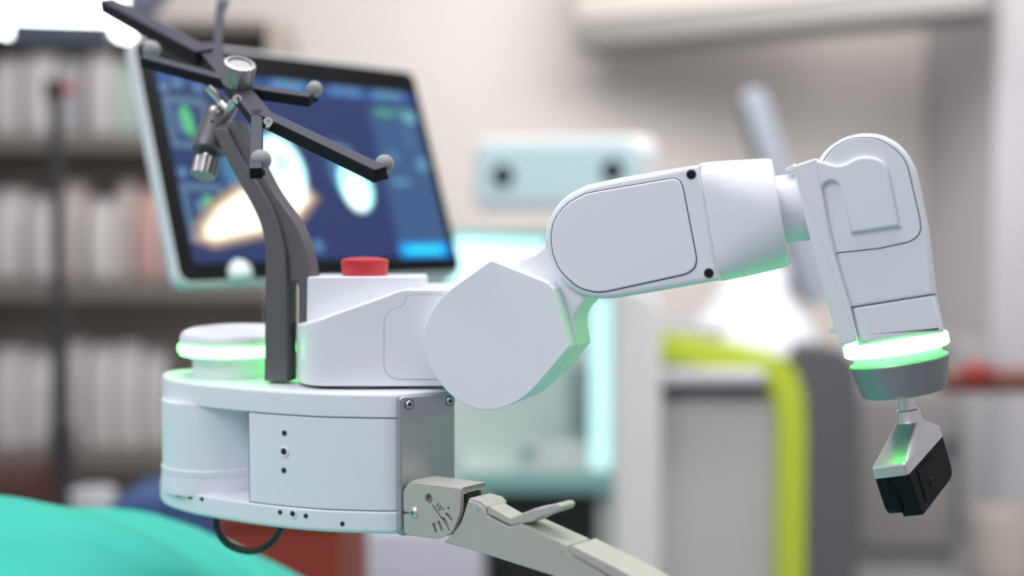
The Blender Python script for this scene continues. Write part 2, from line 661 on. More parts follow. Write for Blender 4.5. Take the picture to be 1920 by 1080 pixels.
# right side shell with a rounded top shoulder
Fs = Frame(1150, 560, yc, 0)
prof = fillet([(s0.x - Fs.o.x, -s0.z + 0.0), (s1.x - Fs.o.x, -s0.z), (s1.x - Fs.o.x, 0.02, 0.1), (s0.x - Fs.o.x, 0.05, 0.02)], 8)
obj('side_shell', *prism_uv(Fs, prof, -0.02, 0.55, 0.02, 0.02), CARTW, cart)
xL = at_y(848, 600, yc + 0.1).x
obj('back_panel', *wbox(xL - 0.35, s0.x, yc + 0.34, yc + 0.38, 0.1, zpx(540, yc + 0.34), 0.004), CARTM, cart)
obj('upper_panel', *wbox(at_y(700, 600, yc + 0.3).x, s0.x, yc + 0.30, yc + 0.339, zpx(535, yc + 0.3), zpx(432, yc + 0.3), 0.01), TEAL, cart)
obj('glow_panel', *px_box(845, 1026, 452, 540, yc + 0.27, yc + 0.299, 0.01), mat('cyan_lit_top_glow', (0.7, 1, 1), 0.4, emit=(0.50, 0.96, 1.0), strength=1.35), cart)  # emission stands in for the cyan light on the cart's top
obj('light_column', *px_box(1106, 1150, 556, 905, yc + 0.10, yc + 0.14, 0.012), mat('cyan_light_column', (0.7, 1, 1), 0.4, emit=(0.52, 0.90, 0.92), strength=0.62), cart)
obj('cable_slot', *px_box(1070, 1106, 690, 830, yc + 0.32, yc + 0.335, 0.004), mat('slot_grey_teal', (0.25, 0.35, 0.34), 0.5), cart)
obj('instrument_tray', *px_box(980, 1100, 842, 884, yc + 0.05, yc + 0.25, 0.01), mat('tray_white', (0.66, 0.71, 0.69), 0.5), cart)
obj('tray_lip', *px_box(975, 1008, 838, 858, yc + 0.04, yc + 0.049, 0.003), TEAL, cart)
obj('work_shelf', *px_box(860, 1150, 888, 920, yc + 0.012, yc + 0.34, 0.006), CARTM, cart)
obj('shelf_lip', *px_box(858, 1150, 886, 924, yc - 0.004, yc + 0.011, 0.004), TEAL, cart)
obj('front_panel', *wbox(at_y(640, 990, yc + 0.05).x, s0.x, yc + 0.05, yc + 0.3, 0.1, zpx(922, yc + 0.05), 0.01), CARTM, cart)
obj('drawer', *px_box(914, 1120, 924, 1130, yc + 0.02, yc + 0.049, 0.004), mat('black_gloss_front', (0.008, 0.011, 0.012), 0.25), cart)
obj('base_plate', *wbox(xL - 0.4, s1.x, yc, yc + 0.5, 0.08, 0.14, 0.02), CARTW, cart)
for dx in (0.03, 0.75):
    for dy in (0.06, 0.44):
        obj('caster', *lathe((xL - 0.33 + dx, yc + dy - 0.012, 0.04), (0, 1, 0), [(0, 0.034), (0.004, 0.04), (0.02, 0.04), (0.024, 0.034)], 18), BLACKP, cart)
bw = obj('white_front', *px_box(634, 906, 992, 1140, yc - 0.10, yc + 0.04, 0.02), mat('cool_white_shell', (0.66, 0.66, 0.74), 0.5), cart)

# stereo camera head
yh = 3.2
Fh = Frame(1045, 325, yh, 17, 4)
K = yh / D0
hd = thing('stereo_camera', 'white twin lens tracking camera on top of the cart', 'camera', at_y(1075, 395, yh + 0.1))
HW = mat('camera_head_white', (0.74, 0.76, 0.79), 0.5)
obj('housing', *prism(Fh, fillet([(886, 262, 26), (1204, 255, 34), (1204, 398, 34), (886, 398, 30)], 8), 0, 200 * K, 8 * K, 24 * K, trace=0), HW, hd)
face = obj('front_window', *prism(Fh, fillet([(893, 276, 24), (1196, 269, 30), (1196, 380, 30), (897, 380, 26)], 8), -4 * K, 2 * K, 2 * K, 0), mat('mint_window_glow', (0.62, 0.78, 0.80), 0.35, emit=(0.35, 0.8, 0.85), strength=0.10), hd)  # weak emission paints in the cyan light falling on the window
for cx, cy in ((943, 329), (1149, 320)):
    c = Fh.p(cx, cy, -4 * K)
    ln = obj('lens', *lathe(c, -Fh.y, [(-0.004, 0.03), (0.006, 0.03), (0.010, 0.026), (0.010, 0.022), (0.002, 0.019)], 28), BLACKM, hd)
    obj('lens_glass', *lathe(c - Fh.y * 0.001, -Fh.y, [(0, 0.0215), (0.004, 0.014), (0.0055, 0.001)], 24), mat('lens_brown_glass', (0.06, 0.035, 0.03), 0.12), ln)
obj('neck', *tube(spline([tuple(at_y(1085, 340, yh + 0.15)), tuple(at_y(1085, 350, yh + 0.26)), tuple(at_y(1085, 385, yh + 0.38)), tuple(at_y(1085, 431, yh + 0.415))], False, 5), 0.035, 16), HW, hd)

# ------------------------------------------------------------------ lime edged console, right
yk = 3.5
con = thing('console_cart', 'grey and white console with a lime green edge band', 'cart', (at_y(1400, 800, yk).x, yk, 0))
LIME = mat('lime_edge_plastic', (0.52, 0.64, 0.05), 0.45)
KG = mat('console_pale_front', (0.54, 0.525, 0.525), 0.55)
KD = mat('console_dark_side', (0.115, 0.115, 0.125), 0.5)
Fk = Frame(1350, 800, yk, 0)


def kz(px, py, off=0.0):
    p = at_y(px, py, yk + off) - Fk.o
    return (p.x, p.z)


zb = -Fk.o.z + 0.06
outer = [kz(1215, 622), (kz(1300, 630)), (kz(1400, 648)), (kz(1455, 664)), (kz(1484, 690)), (kz(1500, 730)), (kz(1506, 800)), (kz(1506, 900)[0], zb)]
inner = [(kz(1452, 900)[0], zb), kz(1452, 800), kz(1447, 745), kz(1432, 716), (kz(1408, 700)), (kz(1340, 690)), (kz(1290, 682)), (kz(1215, 672))]
obj('edge_band', *prism_uv(Fk, outer + inner, -0.05, 0.03, 0.012, 0.01), LIME, con)
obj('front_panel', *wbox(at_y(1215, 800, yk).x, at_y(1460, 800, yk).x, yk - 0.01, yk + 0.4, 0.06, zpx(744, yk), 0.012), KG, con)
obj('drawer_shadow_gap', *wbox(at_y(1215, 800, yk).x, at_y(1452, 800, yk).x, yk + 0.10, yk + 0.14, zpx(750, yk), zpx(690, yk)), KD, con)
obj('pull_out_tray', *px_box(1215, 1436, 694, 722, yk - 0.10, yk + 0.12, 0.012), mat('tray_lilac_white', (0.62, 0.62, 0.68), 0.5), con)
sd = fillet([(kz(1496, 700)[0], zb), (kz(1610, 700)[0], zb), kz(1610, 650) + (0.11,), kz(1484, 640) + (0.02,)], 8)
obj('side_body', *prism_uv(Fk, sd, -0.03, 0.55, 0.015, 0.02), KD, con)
tp = fillet([kz(1215, 655), kz(1215, 615), kz(1420, 618) + (0.05,), kz(1590, 655) + (0.05,), kz(1585, 690)], 6)
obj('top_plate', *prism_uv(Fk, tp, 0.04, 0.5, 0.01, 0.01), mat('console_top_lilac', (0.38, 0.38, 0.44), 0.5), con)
for px in (1235, 1580):
    for dy in (0.05, 0.45):
        obj('caster', *lathe((at_y(px, 700, yk).x, yk + dy, 0.035), (1, 0, 0), [(0, 0.03), (0.004, 0.035), (0.02, 0.035), (0.024, 0.03)], 18), BLACKP, con)
# display standing on the console
yd = yk + 0.2
dsp = thing('console_display', 'tilted grey display seen edge-on above a white domed base', 'display', at_y(1400, 640, yd))
DW = mat('display_base_white', (0.72, 0.74, 0.80), 0.45)
bc = at_y(1410, 645, yd)
m_ = yd / FPX
obj('domed_base', *lathe(bc, (0, 0, 1), [(-0.02, 128 * m_), (0.01, 126 * m_), (32 * m_, 112 * m_), (58 * m_, 92 * m_), (82 * m_, 72 * m_), (108 * m_, 62 * m_), (128 * m_, 48 * m_), (136 * m_, 30 * m_), (138 * m_, 0)], 32), DW, dsp)
DG = mat('display_slate_back', (0.33, 0.36, 0.42), 0.45)
DK = mat('display_dark_face', (0.10, 0.11, 0.13), 0.3)
# panel: a flat rounded slab tilted sideways, seen nearly edge-on
Fd = Frame(1450, 380, yd, 0)
obj('display_panel', *prism(Fd, fillet([(1388, 172, 22), (1432, 160, 26), (1566, 560, 24), (1520, 580, 24)]), -30, 160, 20, 20), DG, dsp)
obj('display_face', *prism(Fd, fillet([(1381, 190, 10), (1394, 178, 6), (1524, 570, 8), (1508, 574, 10)]), -14, 140, 6, 6), DK, dsp)
obj('display_neck', *tube([at_y(1420, 560, yd + 0.05), at_y(1470, 520, yd + 0.06), at_y(1500, 480, yd + 0.08)], [0.055, 0.045, 0.03], 14), DW, dsp)

# ------------------------------------------------------------------ far right furniture
cab = thing('metal_cabinet', 'warm grey metal cabinet behind the hanging tool', 'cabinet', (at_y(1700, 800, 4.3).x, 4.3, 0))
CG = mat('warm_grey_steel', (0.255, 0.245, 0.24), 0.5)
obj('body', *floor_box(1600, 1792, 742, 4.3, 4.7, 0.01), CG, cab)
obj('door', *wbox(at_y(1612, 800, 4.3).x, at_y(1784, 800, 4.3).x, 4.275, 4.3, 0.08, zpx(756, 4.3), 0.006), CG, cab)
obj('knob', *lathe(at_y(1774, 834, 4.275), (0, -1, 0), [(0, 0.01), (0.012, 0.012), (0.018, 0.022), (0.03, 0.024), (0.036, 0.014)], 20), BLACKM, cab)
lk = thing('tall_locker', 'pale grey locker beside the warm grey cabinet', 'locker', (at_y(1830, 800, 4.5).x, 4.5, 0))
LG = mat('pale_grey_steel', (0.36, 0.355, 0.37), 0.5)
obj('body', *floor_box(1794, 1866, 640, 4.5, 4.85, 0.008), LG, lk)
obj('door', *wbox(at_y(1800, 800, 4.5).x, at_y(1858, 800, 4.5).x, 4.48, 4.5, 0.08, zpx(660, 4.5), 0.005), LG, lk)
gb = thing('grab_rail', 'reddish brown rail with a red ball joint at the right edge', 'rail', at_y(1850, 745, 3.0))
RB = mat('reddish_brown_wood', (0.20, 0.075, 0.06), 0.5, noise=0.1)
p0, p1 = at_y(1765, 712, 3.0), at_y(1990, 712, 3.0)
obj('rail_bar', *tube([p0, (p0 + p1) / 2, p1], 0.034, 16), RB, gb)
obj('ball_joint', *sphere(at_y(1832, 705, 2.98), 0.042), mat('red_ball', (0.26, 0.022, 0.02), 0.4), gb)
obj('rail_post', *lathe((p1.x, 3.0, 0), (0, 0, 1), [(0, 0.12), (0.02, 0.12), (0.03, 0.03), (p1.z, 0.03)], 18), RB, gb)
fb = at_y(1885, 1032, 4.1)
tag(obj('linen_bag', *rings([[V((fb.x + 0.115 * s * math.cos(t), 4.1 + 0.12 * s * math.sin(t), z)) for t in [2 * math.pi * i / 20 for i in range(20)]]
    for z, s in ((0, 0.8), (0.05, 1), (0.25, 1.05), (fb.z * 0.75, 0.9), (fb.z - 0.04, 0.7), (fb.z, 0.45))]), mat('cream_cloth', (0.52, 0.47, 0.43), 0.9)), 'cream cloth bag at the bottom right corner by the locker', 'bag')

# red and blue crates under the robot, left
CR = mat('brick_red_plastic', (0.30, 0.040, 0.022), 0.5)
rc = thing('red_crate', 'brick red storage bin below the robot base', 'bin', (at_y(530, 1000, 2.0).x, 2.0, 0))
a, b = at_y(412, 962, 2.0), at_y(636, 962, 2.0)
obj('bin_body', *wbox(a.x, b.x, 2.0, 2.4, 0.0, a.z - 0.02, 0.01), CR, rc)
obj('bin_lid', *wbox(a.x - 0.008, b.x + 0.0, 1.99, 2.41, a.z - 0.02, a.z, 0.006), CR, rc)
tag(obj('blue_case', *prism(Frame(310, 940, 2.4, 0), fillet([(205, 942, 14), (420, 928, 14), (420, 1110), (205, 1110)]), 0, 600, 12, 12), mat('blue_fabric_case', (0.05, 0.105, 0.26), 0.7, noise=0.1)), 'blue case behind the green drape left of the red bin', 'case')

# ================================================================== GREEN DRAPE
DR = mat('green_surgical_cloth', (0.045, 0.50, 0.40), 0.75, noise=0.06, nscale=18, bump=0.1, bscale=500)
nx, ny = 140, 80
X0, X1, Y0, Y1 = -0.95, 0.44, 0.68, 1.22


def drape_z(x, y):
    base = CAMZ - 0.415
    s = 1 / (1 + math.exp((x + 0.215 + 0.10 * (y - 1.0)) * 15))
    ridge = math.exp(-((y - 1.06) / 0.22) ** 2)
    h = 0.163 * s * (0.25 + 0.75 * ridge)
    # folds running down to the right
    u = x * 0.55 + y * 1.0
    w_ = x * 0.30 + y
    f = 0.005 * s * (1 - abs(math.sin(w_ * 30 + 1.5 * math.sin(x * 6)))) ** 2 + 0.003 * s * math.sin(u * 34 + 2.2 * math.sin(x * 7)) + 0.0015 * math.sin(w_ * 88 + x * 14)
    dip = -0.024 * math.exp(-(((x + 0.49) / 0.055) ** 2 + ((y - 1.01) / 0.03) ** 2))
    return base + h + f * 1.7 + dip


vs, fs = [], []
for j in range(ny + 1):
    for i in range(nx + 1):
        ii, jj = min(max(i, 4), nx - 4), min(max(j, 4), ny - 4)
        x = X0 + (X1 - X0) * (ii - 4) / (nx - 8)
        y = Y0 + (Y1 - Y0) * (jj - 4) / (ny - 8)
        z = drape_z(x, y)
        k = max(4 - i, i - (nx - 4), 4 - j, j - (ny - 4), 0)
        if k:                                   # the cloth hangs over the table's edges
            z -= k * 0.10
            g = 0.012 * math.sin((x + y) * 40) * k / 4
            x += g + (0.01 * k if i > nx - 4 else -0.01 * k if i < 4 else 0)
            y += g + (0.01 * k if j > ny - 4 else -0.01 * k if j < 4 else 0)
        vs.append(V((x, y, z)))
for j in range(ny):
    for i in range(nx):
        a = j * (nx + 1) + i
        fs.append((a, a + 1, a + nx + 2, a + nx + 1))
dr = obj('surgical_drape', vs, fs, DR, None, 180, False)
tag(dr, 'green cloth drape with soft folds at the bottom left', 'drape')
sm = dr.modifiers.new('sol', 'SOLIDIFY')
sm.thickness = 0.002

# ================================================================== MONITOR
MR = Matrix(((0.7064, -0.6653, -0.2416), (0.7078, 0.6652, 0.2378), (0.0026, -0.339, 0.9408)))
Fm = Frame(960, 430, 1, 0)
Fm.o = V((-0.2398, 1.4, 1.3266))
Fm.x, Fm.y, Fm.z = MR.col[0], MR.col[1], MR.col[2]
MW, MH = 0.393, 0.2744
MWH = mat('monitor_white_shell', (0.72, 0.73, 0.77), 0.4)
mon = thing('touchscreen_monitor', 'white framed touchscreen showing a blue planning display behind the robot', 'monitor', Fm.w(0, 0.04, -MH / 2))


def rrect(w, h, r, n=6, dz=0.0):
    return fillet([(-w / 2, -h / 2 + dz, r), (w / 2, -h / 2 + dz, r), (w / 2, h / 2 + dz, r), (-w / 2, h / 2 + dz, r)], n)


obj('shell', *prism_uv(Fm, rrect(MW + 0.008, MH + 0.013, 0.015), 0.0, 0.026, 0.003, 0.010), MWH, mon)
bz = obj('bezel', *prism_uv(Fm, rrect(MW + 0.004, MH + 0.003, 0.013), -0.0025, 0.004, 0.001, 0), mat('black_glass_bezel', (0.006, 0.006, 0.007), 0.4, spec=0.15), mon)


def sstep(a, b, x):
    t = max(0, min(1, (x - a) / (b - a)))
    return t * t * (3 - 2 * t)


def rbox(u, v, u0, u1, v0, v1, s=0.008):
    return sstep(u0 - s, u0 + s, u) * (1 - sstep(u1 - s, u1 + s, u)) * sstep(v0 - s, v0 + s, v) * (1 - sstep(v1 - s, v1 + s, v))


def ell(u, v, cu, cv, ru, rv, rot=0.0, s=0.12):
    du, dv = (u - cu) * 1.43, v - cv
    a = du * math.cos(rot) + dv * math.sin(rot)
    b = -du * math.sin(rot) + dv * math.cos(rot)
    return 1 - sstep(1 - s, 1 + s, math.hypot(a / (ru * 1.43), b / rv))


BONE = [(0.050, 0.150), (0.064, 0.225), (0.123, 0.315), (0.221, 0.40), (0.33, 0.40), (0.44, 0.41), (0.505, 0.345), (0.43, 0.24), (0.33, 0.175), (0.113, 0.118)]


def in_poly(u, v, P):
    """signed distance-ish: >0 inside"""
    ins, best = False, 9
    n = len(P)
    for i in range(n):
        (ax, ay), (bx, by) = P[i], P[(i + 1) % n]
        if (ay > v) != (by > v) and u < (bx - ax) * (v - ay) / (by - ay) + ax:
            ins = not ins
        ex, ey = bx - ax, by - ay
        t = max(0, min(1, ((u - ax) * ex + (v - ay) * ey) / (ex * ex + ey * ey)))
        best = min(best, math.hypot(u - ax - ex * t, v - ay - ey * t))
    return best if ins else -best


def screen_color(u, v):
    c = V((0.022, 0.040, 0.14))

    def over(col, a):
        nonlocal c
        c = c * (1 - a) + V(col) * a
    over((0.05, 0.12, 0.27), rbox(u, v, 0.77, 0.99, 0.05, 0.80, 0.02) * 0.85)      # right column
    over((0.03, 0.09, 0.32), rbox(u, v, 0.0, 1.0, 0.83, 0.91, 0.012) * 0.9)          # header bar
    over((0.13, 0.34, 0.62), rbox(u, v, 0.42, 0.54, 0.852, 0.90) * 0.95)
    for cu in (0.655, 0.70, 0.735):
        over((0.10, 0.26, 0.52), ell(u, v, cu, 0.872, 0.022, 0.028))
    over((0.12, 0.30, 0.50), rbox(u, v, 0.80, 0.93, 0.845, 0.895) * 0.9)
    for (u0, u1, v0, v1) in ((0.046, 0.178, 0.545, 0.768), (0.044, 0.176, 0.150, 0.395)):   # thumbnails
        over((0.10, 0.20, 0.33), rbox(u, v, u0, u1, v0, v1, 0.004))
        over((0.033, 0.06, 0.18), rbox(u, v, u0 + 0.016, u1 - 0.016, v0 + 0.025, v1 - 0.03, 0.004))
    over((0.12, 0.28, 0.42), ell(u, v, 0.090, 0.66, 0.014, 0.055) * 0.8)
    over((0.10, 0.62, 0.20), ell(u, v, 0.110, 0.663, 0.015, 0.068, 0.1))
    over((0.10, 0.58, 0.22), ell(u, v, 0.121, 0.322, 0.014, 0.024))
    over((0.15, 0.35, 0.42), ell(u, v, 0.100, 0.300, 0.016, 0.026) * 0.8)
    for cu, cv in ((0.056, 0.805), (0.100, 0.827), (0.061, 0.440), (0.165, 0.815)):
        over((0.11, 0.24, 0.42), ell(u, v, cu, cv, 0.016, 0.022))
    over((0.09, 0.26, 0.52), ell(u, v, 0.615, 0.47, 0.05, 0.13, 0.1, 0.4) * 0.8)
    over((0.10, 0.40, 0.60), ell(u, v, 0.33, 0.47, 0.145, 0.19, 0.15, 0.1) * 0.5)
    d = in_poly(u, v, BONE)
    over((0.42, 0.30, 0.22), sstep(-0.012, 0.012, d) * 0.9)
    over((2.0, 1.75, 1.30), sstep(0.012, 0.06, d))
    over((1.05, 1.8, 1.8), ell(u, v, 0.390, 0.470, 0.078, 0.155, 0.15, 0.08))
    over((2.2, 2.1, 1.9), ell(u, v, 0.375, 0.37, 0.075, 0.07, 0.0, 0.5) * 0.9)
    over((0.45, 0.95, 1.05), rbox(u, v, 0.375, 0.41, 0.46, 0.53, 0.01) * 0.7)
    over((0.75, 1.7, 1.75), ell(u, v, 0.650, 0.405, 0.060, 0.118, 0.15, 0.15))
    over((1.9, 2.1, 2.0), ell(u, v, 0.645, 0.36, 0.036, 0.065, 0.1, 0.5))
    over((0.2, 0.45, 0.6), rbox(u, v, 0.60, 0.665, 0.575, 0.585, 0.006))
    over((0.08, 0.30, 0.30), rbox(u, v, 0.80, 0.94, 0.765, 0.80) * 0.8)
    over((0.10, 0.36, 0.24), rbox(u, v, 0.80, 0.86, 0.755, 0.79) * 0.8)
    over((0.16, 0.46, 0.52), ell(u, v, 0.939, 0.762, 0.026, 0.034))
    over((0.12, 0.32, 0.48), ell(u, v, 0.944, 0.520, 0.026, 0.036))
    over((0.12, 0.30, 0.46), rbox(u, v, 0.80, 0.87, 0.415, 0.445))
    over((0.09, 0.24, 0.38), rbox(u, v, 0.80, 0.85, 0.53, 0.58) * 0.7)
    over((0.07, 0.19, 0.33), rbox(u, v, 0.90, 0.925, 0.60, 0.74) * 0.7)
    over((0.08, 0.20, 0.38), ell(u, v, 0.458, 0.125, 0.022, 0.032))
    over((0.01, 0.33, 0.95), rbox(u, v, 0.765, 0.968, 0.060, 0.135, 0.01))
    over((0.03, 0.85, 1.15), rbox(u, v, 0.795, 0.94, 0.082, 0.115, 0.012))
    return c


SU0, SU1, SV0, SV1 = 0.040, 0.972, 0.062, 0.888
NU, NV = 240, 150
vs, fs, cols = [], [], []
for j in range(NV + 1):
    for i in range(NU + 1):
        u = SU0 + (SU1 - SU0) * i / NU
        v = SV0 + (SV1 - SV0) * j / NV
        vs.append(Fm.w((u - 0.5) * MW, -0.0027, (v - 0.5) * MH))
        cols.append(screen_color(u, v))
for j in range(NV):
    for i in range(NU):
        a = j * (NU + 1) + i
        fs.append((a, a + 1, a + NU + 2, a + NU + 1))
me = bpy.data.meshes.new('screen')
so = V(vs[0])
me.from_pydata([tuple(v - so) for v in vs], [], fs)
ca = me.color_attributes.new('screen_image', 'FLOAT_COLOR', 'POINT')
ca.data.foreach_set('color', [x for c in cols for x in (c.x, c.y, c.z, 1.0)])
sm_ = bpy.data.materials.new('screen_image')
sm_.use_nodes = True
b = sm_.node_tree.nodes['Principled BSDF']
b.inputs['Base Color'].default_value = (0.01, 0.01, 0.012, 1)
b.inputs['Roughness'].default_value = 0.3
b.inputs['Specular IOR Level'].default_value = 0.2
an = sm_.node_tree.nodes.new('ShaderNodeVertexColor')
an.layer_name = 'screen_image'
sm_.node_tree.links.new(an.outputs['Color'], b.inputs['Emission Color'])
b.inputs['Emission Strength'].default_value = 1.0
me.materials.append(sm_)
scr = bpy.data.objects.new('screen', me)
COL.objects.link(scr)
scr.parent = mon
scr.location = so - world_loc(mon)
kc = Fm.w((0.130 - 0.5) * MW, -0.004, (0.012 - 0.5) * MH)
kb = obj('reflection_dome', *lathe(Fm.w(-0.128, -0.002, -MH / 2 + 0.004), Fm.z, [(-0.006, 0.0135), (0.0, 0.0145), (0.006, 0.0135), (0.012, 0.009), (0.016, 0.002)], 24), mat('reflection_white', (0.8, 0.82, 0.84), 0.4), mon)  # dome added in place of a white reflection on the bezel
kb['label'] = 'white dome standing in for a reflection on the lower left bezel'
obj('mount_plate', *prism_uv(Fm, rrect(0.11, 0.11, 0.01), 0.026, 0.05, 0.002, 0.002), BLACKM, mon)
mp = Fm.w(0, 0.055, 0)
# jointed arm that carries the screen, reaching back to the cart
obj('support_arm', *tube(spline([tuple(Fm.w(0, 0.045, 0)), tuple(Fm.w(0.01, 0.10, -0.02)), tuple(at_y(690, 570, 1.75)), tuple(at_y(760, 635, 1.95)), tuple(at_y(900, 650, 2.6)), tuple(at_y(985, 655, 3.66))], False, 7), 0.017, 14), DARKM, mon)

# ================================================================== ROBOT
rob = thing('robot_arm', 'white jointed surgical robot arm with green light ring and red button', 'robot', at_t(620, 1002, 100))
# ---- base housing: three stacked plan layers
yA = D0
Zlt, Zlb = zpx(737, yA), zpx(784, yA)
Zbt, Zbb = zpx(960, yA), zpx(1003, yA)
FRONT = [(743, 0), (715, 1), (680, 5), (645, 9), (613, 14), (585, 22), (560, 31), (535, 41), (513, 51), (487, 65), (460, 81), (436, 97), (413, 113), (390, 131), (368, 150), (350, 170), (334, 192), (320, 214), (311, 238), (306, 262), (304, 290), (306, 318), (315, 345), (332, 370), (360, 390), (395, 402)]
BACK = [(445, 405), (500, 402), (560, 392), (630, 368), (700, 340), (770, 310), (815, 270), (838, 200), (845, 130), (843, 62), (808, 41), (776, 20)]
PLAN = FRONT + BACK


def shrink(pts, d, cx=590, ct=190):
    return [(px + (cx - px) / max(1, math.hypot(px - cx, t - ct)) * d, t + (ct - t) / max(1, math.hypot(px - cx, t - ct)) * d) for px, t in pts]


lid = obj('base_lid', *plan_prism(plan(PLAN, 740), Zlb, Zlt, 0.001, 0.0032), WHITE, rob)
bs = obj('base_slab', *plan_prism(plan([(px - 3 if px < 600 else px, t) for px, t in PLAN], 960), Zbb, Zbt, 0.004, 0.0015), WHITE, rob)
# seams
obj('seam_gasket', *plan_prism(offset2(plan([(743, 2)] + [p for p in FRONT[1:] if p[0] >= 460] + [(464, 84), (475, 150), (490, 300)] + BACK[2:], 760), 0.0012), Zbt - 0.001, Zlb + 0.001), SEAM, rob, 0)
# middle housing (right, closed)
mid = plan([(743, 1)] + [p for p in FRONT[1:] if p[0] > 470] + [(467, 78), (468, 100), (472, 160), (485, 300)] + BACK[2:], 860)
obj('base_housing', *plan_prism(offset2(mid, 0.0003), Zbt + 0.0007, Zlb - 0.0007, 0.0006, 0.0006, 2), WHITE, rob)
# drum in the left recess
dc = at_t(408, 830, 262)
r_ = 104 * U * 1.11
obj('joint_drum', *lathe((dc.x, dc.y, Zbt - 0.002), (0, 0, 1), [(0, r_ * 1.0), (0.012, r_ * 1.0), (0.0128, r_ * 0.985), (0.0145, r_ * 0.985), (0.0152, r_ * 0.995), (0.0195, r_ * 0.995), (0.0203, r_ * 0.975), (Zlb - Zbt + 0.003, r_ * 0.975)], 72), WHITE, rob)


def front_at(px, py):
    """point and outward normal on the base's curved front"""
    for (a, ta), (b, tb) in zip(FRONT, FRONT[1:]):
        if b <= px <= a:
            k = (a - px) / (a - b)
            p = at_t(px, py, ta + (tb - ta) * k)
            pa, pb = at_t(a, py, ta), at_t(b, py, tb)
            d = pb - pa
            return p, V((-d.y, d.x, 0)).normalized() * (1 if (-d.y * 0 + d.x * -1) > 0 else -1)
    return at_t(px, py, 0), V((0, -1, 0))


for px, py, r, rim in ((337, 927, 4.2, 0), (358, 931, 5.4, 1), (379, 935, 4.2, 0), (525, 960, 4.2, 0), (549, 963, 5.2, 1), (573, 967, 4.2, 0), (641, 982, 4.2, 0)):
    p, n = front_at(px + 1, py)
    n = V((n.x, n.y, 0))
    if n.y > 0:
        n = -n
    if px < 400:
        n = (n + V((0, -1.1, 0))).normalized()
    bored_hole(bs, p + n * (0.0021 if px < 350 else 0.0014 if px < 480 else 0.0009 if px < 600 else 0.0003), n, r * U * 1.03, rim)
hs = bpy.data.objects['base_housing']
for px, py, r, rim in ((533, 812, 5, 0), (532.5, 847, 6, 1), (532, 882, 5, 0)):
    p, n = front_at(px, py)
    if n.y > 0:
        n = -n
    bored_hole(hs, p + n * 0.0002, n, r * U * 1.03, rim)

# grey end plate
pl0, pl1 = at_t(744, 860, -2), at_t(847, 860, 62)
dv = V((pl1.x - pl0.x, pl1.y - pl0.y, 0)).normalized()
nv = V((dv.y, -dv.x, 0))
Fp = Frame(960, 430, 1, 0)
Fp.o, Fp.x, Fp.y, Fp.z = V((pl0.x, pl0.y, Zbb)), dv, -nv, V((0, 0, 1))
LP = (V((pl1.x, pl1.y, 0)) - V((pl0.x, pl0.y, 0))).length
HP = zpx(742, yA) - Zbb
ep = obj('end_plate', *prism_uv(Fp, fillet([(0, 0, 0.003), (LP, 0, 0.003), (LP, HP, 0.003), (0, HP, 0.003)], 5), -0.0055, 0.001, 0.0016, 0), ALU, rob)
for fx in (0.018, 0.90):
    p = Fp.w(LP * fx if fx > 0.5 else 0.0075, -0.0055, HP - 0.0062)
    obj('screw_recess', *lathe(p, nv, [(-0.001, 0.0040), (0.0003, 0.0040)], 24), mat('recess_grey', (0.2, 0.2, 0.21), 0.4, 0.8), ep, 0)
    hex_screw(ep, p + nv * 0.0003, nv, 0.0029)

# ---- beacon on the lid
bcn = at_t(449, 700, 292)
RB_ = 112 * (D0 + 292 * U) / FPX
zq = lambda py: zpx(py, bcn.y)
obj('beacon_neck', *lathe((bcn.x, bcn.y, Zlt - 0.001), (0, 0, 1), [(0, RB_ * 0.76), (zq(672) - Zlt, RB_ * 0.76), (zq(664) - Zlt, RB_ * 0.82), (zq(659) - Zlt, RB_ * 0.96)], 56), WHITE, rob)
obj('status_light', *lathe((bcn.x, bcn.y, zq(659)), (0, 0, 1), [(0, RB_ * 0.95), (0.0015, RB_ * 0.99), (0.004, RB_), (zq(642) - zq(659) - 0.001, RB_ * 0.99), (zq(641) - zq(659), RB_ * 0.96)], 56), BGLOW, rob)
obj('beacon_cap', *lathe((bcn.x, bcn.y, zq(641)), (0, 0, 1), [(0, RB_ * 0.955), (0.003, RB_ * 0.965), (0.007, RB_ * 0.95), (0.0098, RB_ * 0.90), (0.0118, RB_ * 0.80), (0.0130, RB_ * 0.6), (0.0134, 0)], 56), WHITE, rob)

# ---- shoulder turret
tc = at_t(694, 728, 190)
TR_ = 133 * (D0 + 190 * U) / FPX
obj('turret_bearing', *lathe((tc.x, tc.y, Zlt - 0.001), (0, 0, 1), [(0, TR_ * 0.975), (0.0036, TR_ * 0.975)], 64), SEAM, rob)
tp_pts = []
for k in range(25):                              # rounded left nose of the turret, seen from above
    a = math.radians(90 + 180 * k / 24)
    ex = math.cos(a)
    ez = math.sin(a)
    tp_pts.append((tc.x + TR_ * 0.55 * ex - TR_ * 0.45, tc.y + TR_ * math.copysign(abs(ez) ** 0.9, ez)))
xr_ = at_t(868, 640, 70).x
tp_pts = tp_pts + [(tc.x, tc.y - TR_), (xr_, tc.y - TR_), (xr_, tc.y + TR_ * 0.7), (tc.x, tc.y + TR_)]
yT = tc.y - TR_
zhi, zlo = zpx(542, yT), zpx(601, tc.y)
xlo, xhi = at_y(560, 600, yT).x, at_y(758, 542, yT).x


def turret_top(x, y):
    k = max(0, min(1, (x - xlo) / (xhi - xlo)))
    # straight slope easing into the flat
    e = k if k < 0.85 else 0.85 + 0.15 * (1 - (1 - (k - 0.85) / 0.15) ** 2 * 0.5 - 0.5 * (1 - (k - 0.85) / 0.15))
    return (zlo - zhi) * (1 - e)


def densify(P, d):
    out = []
    for i in range(len(P)):
        a, b = V(P[i]), V(P[(i + 1) % len(P)])
        n = max(1, int((b - a).length / d))
        for k in range(n):
            out.append(tuple(a + (b - a) * k / n))
    return out


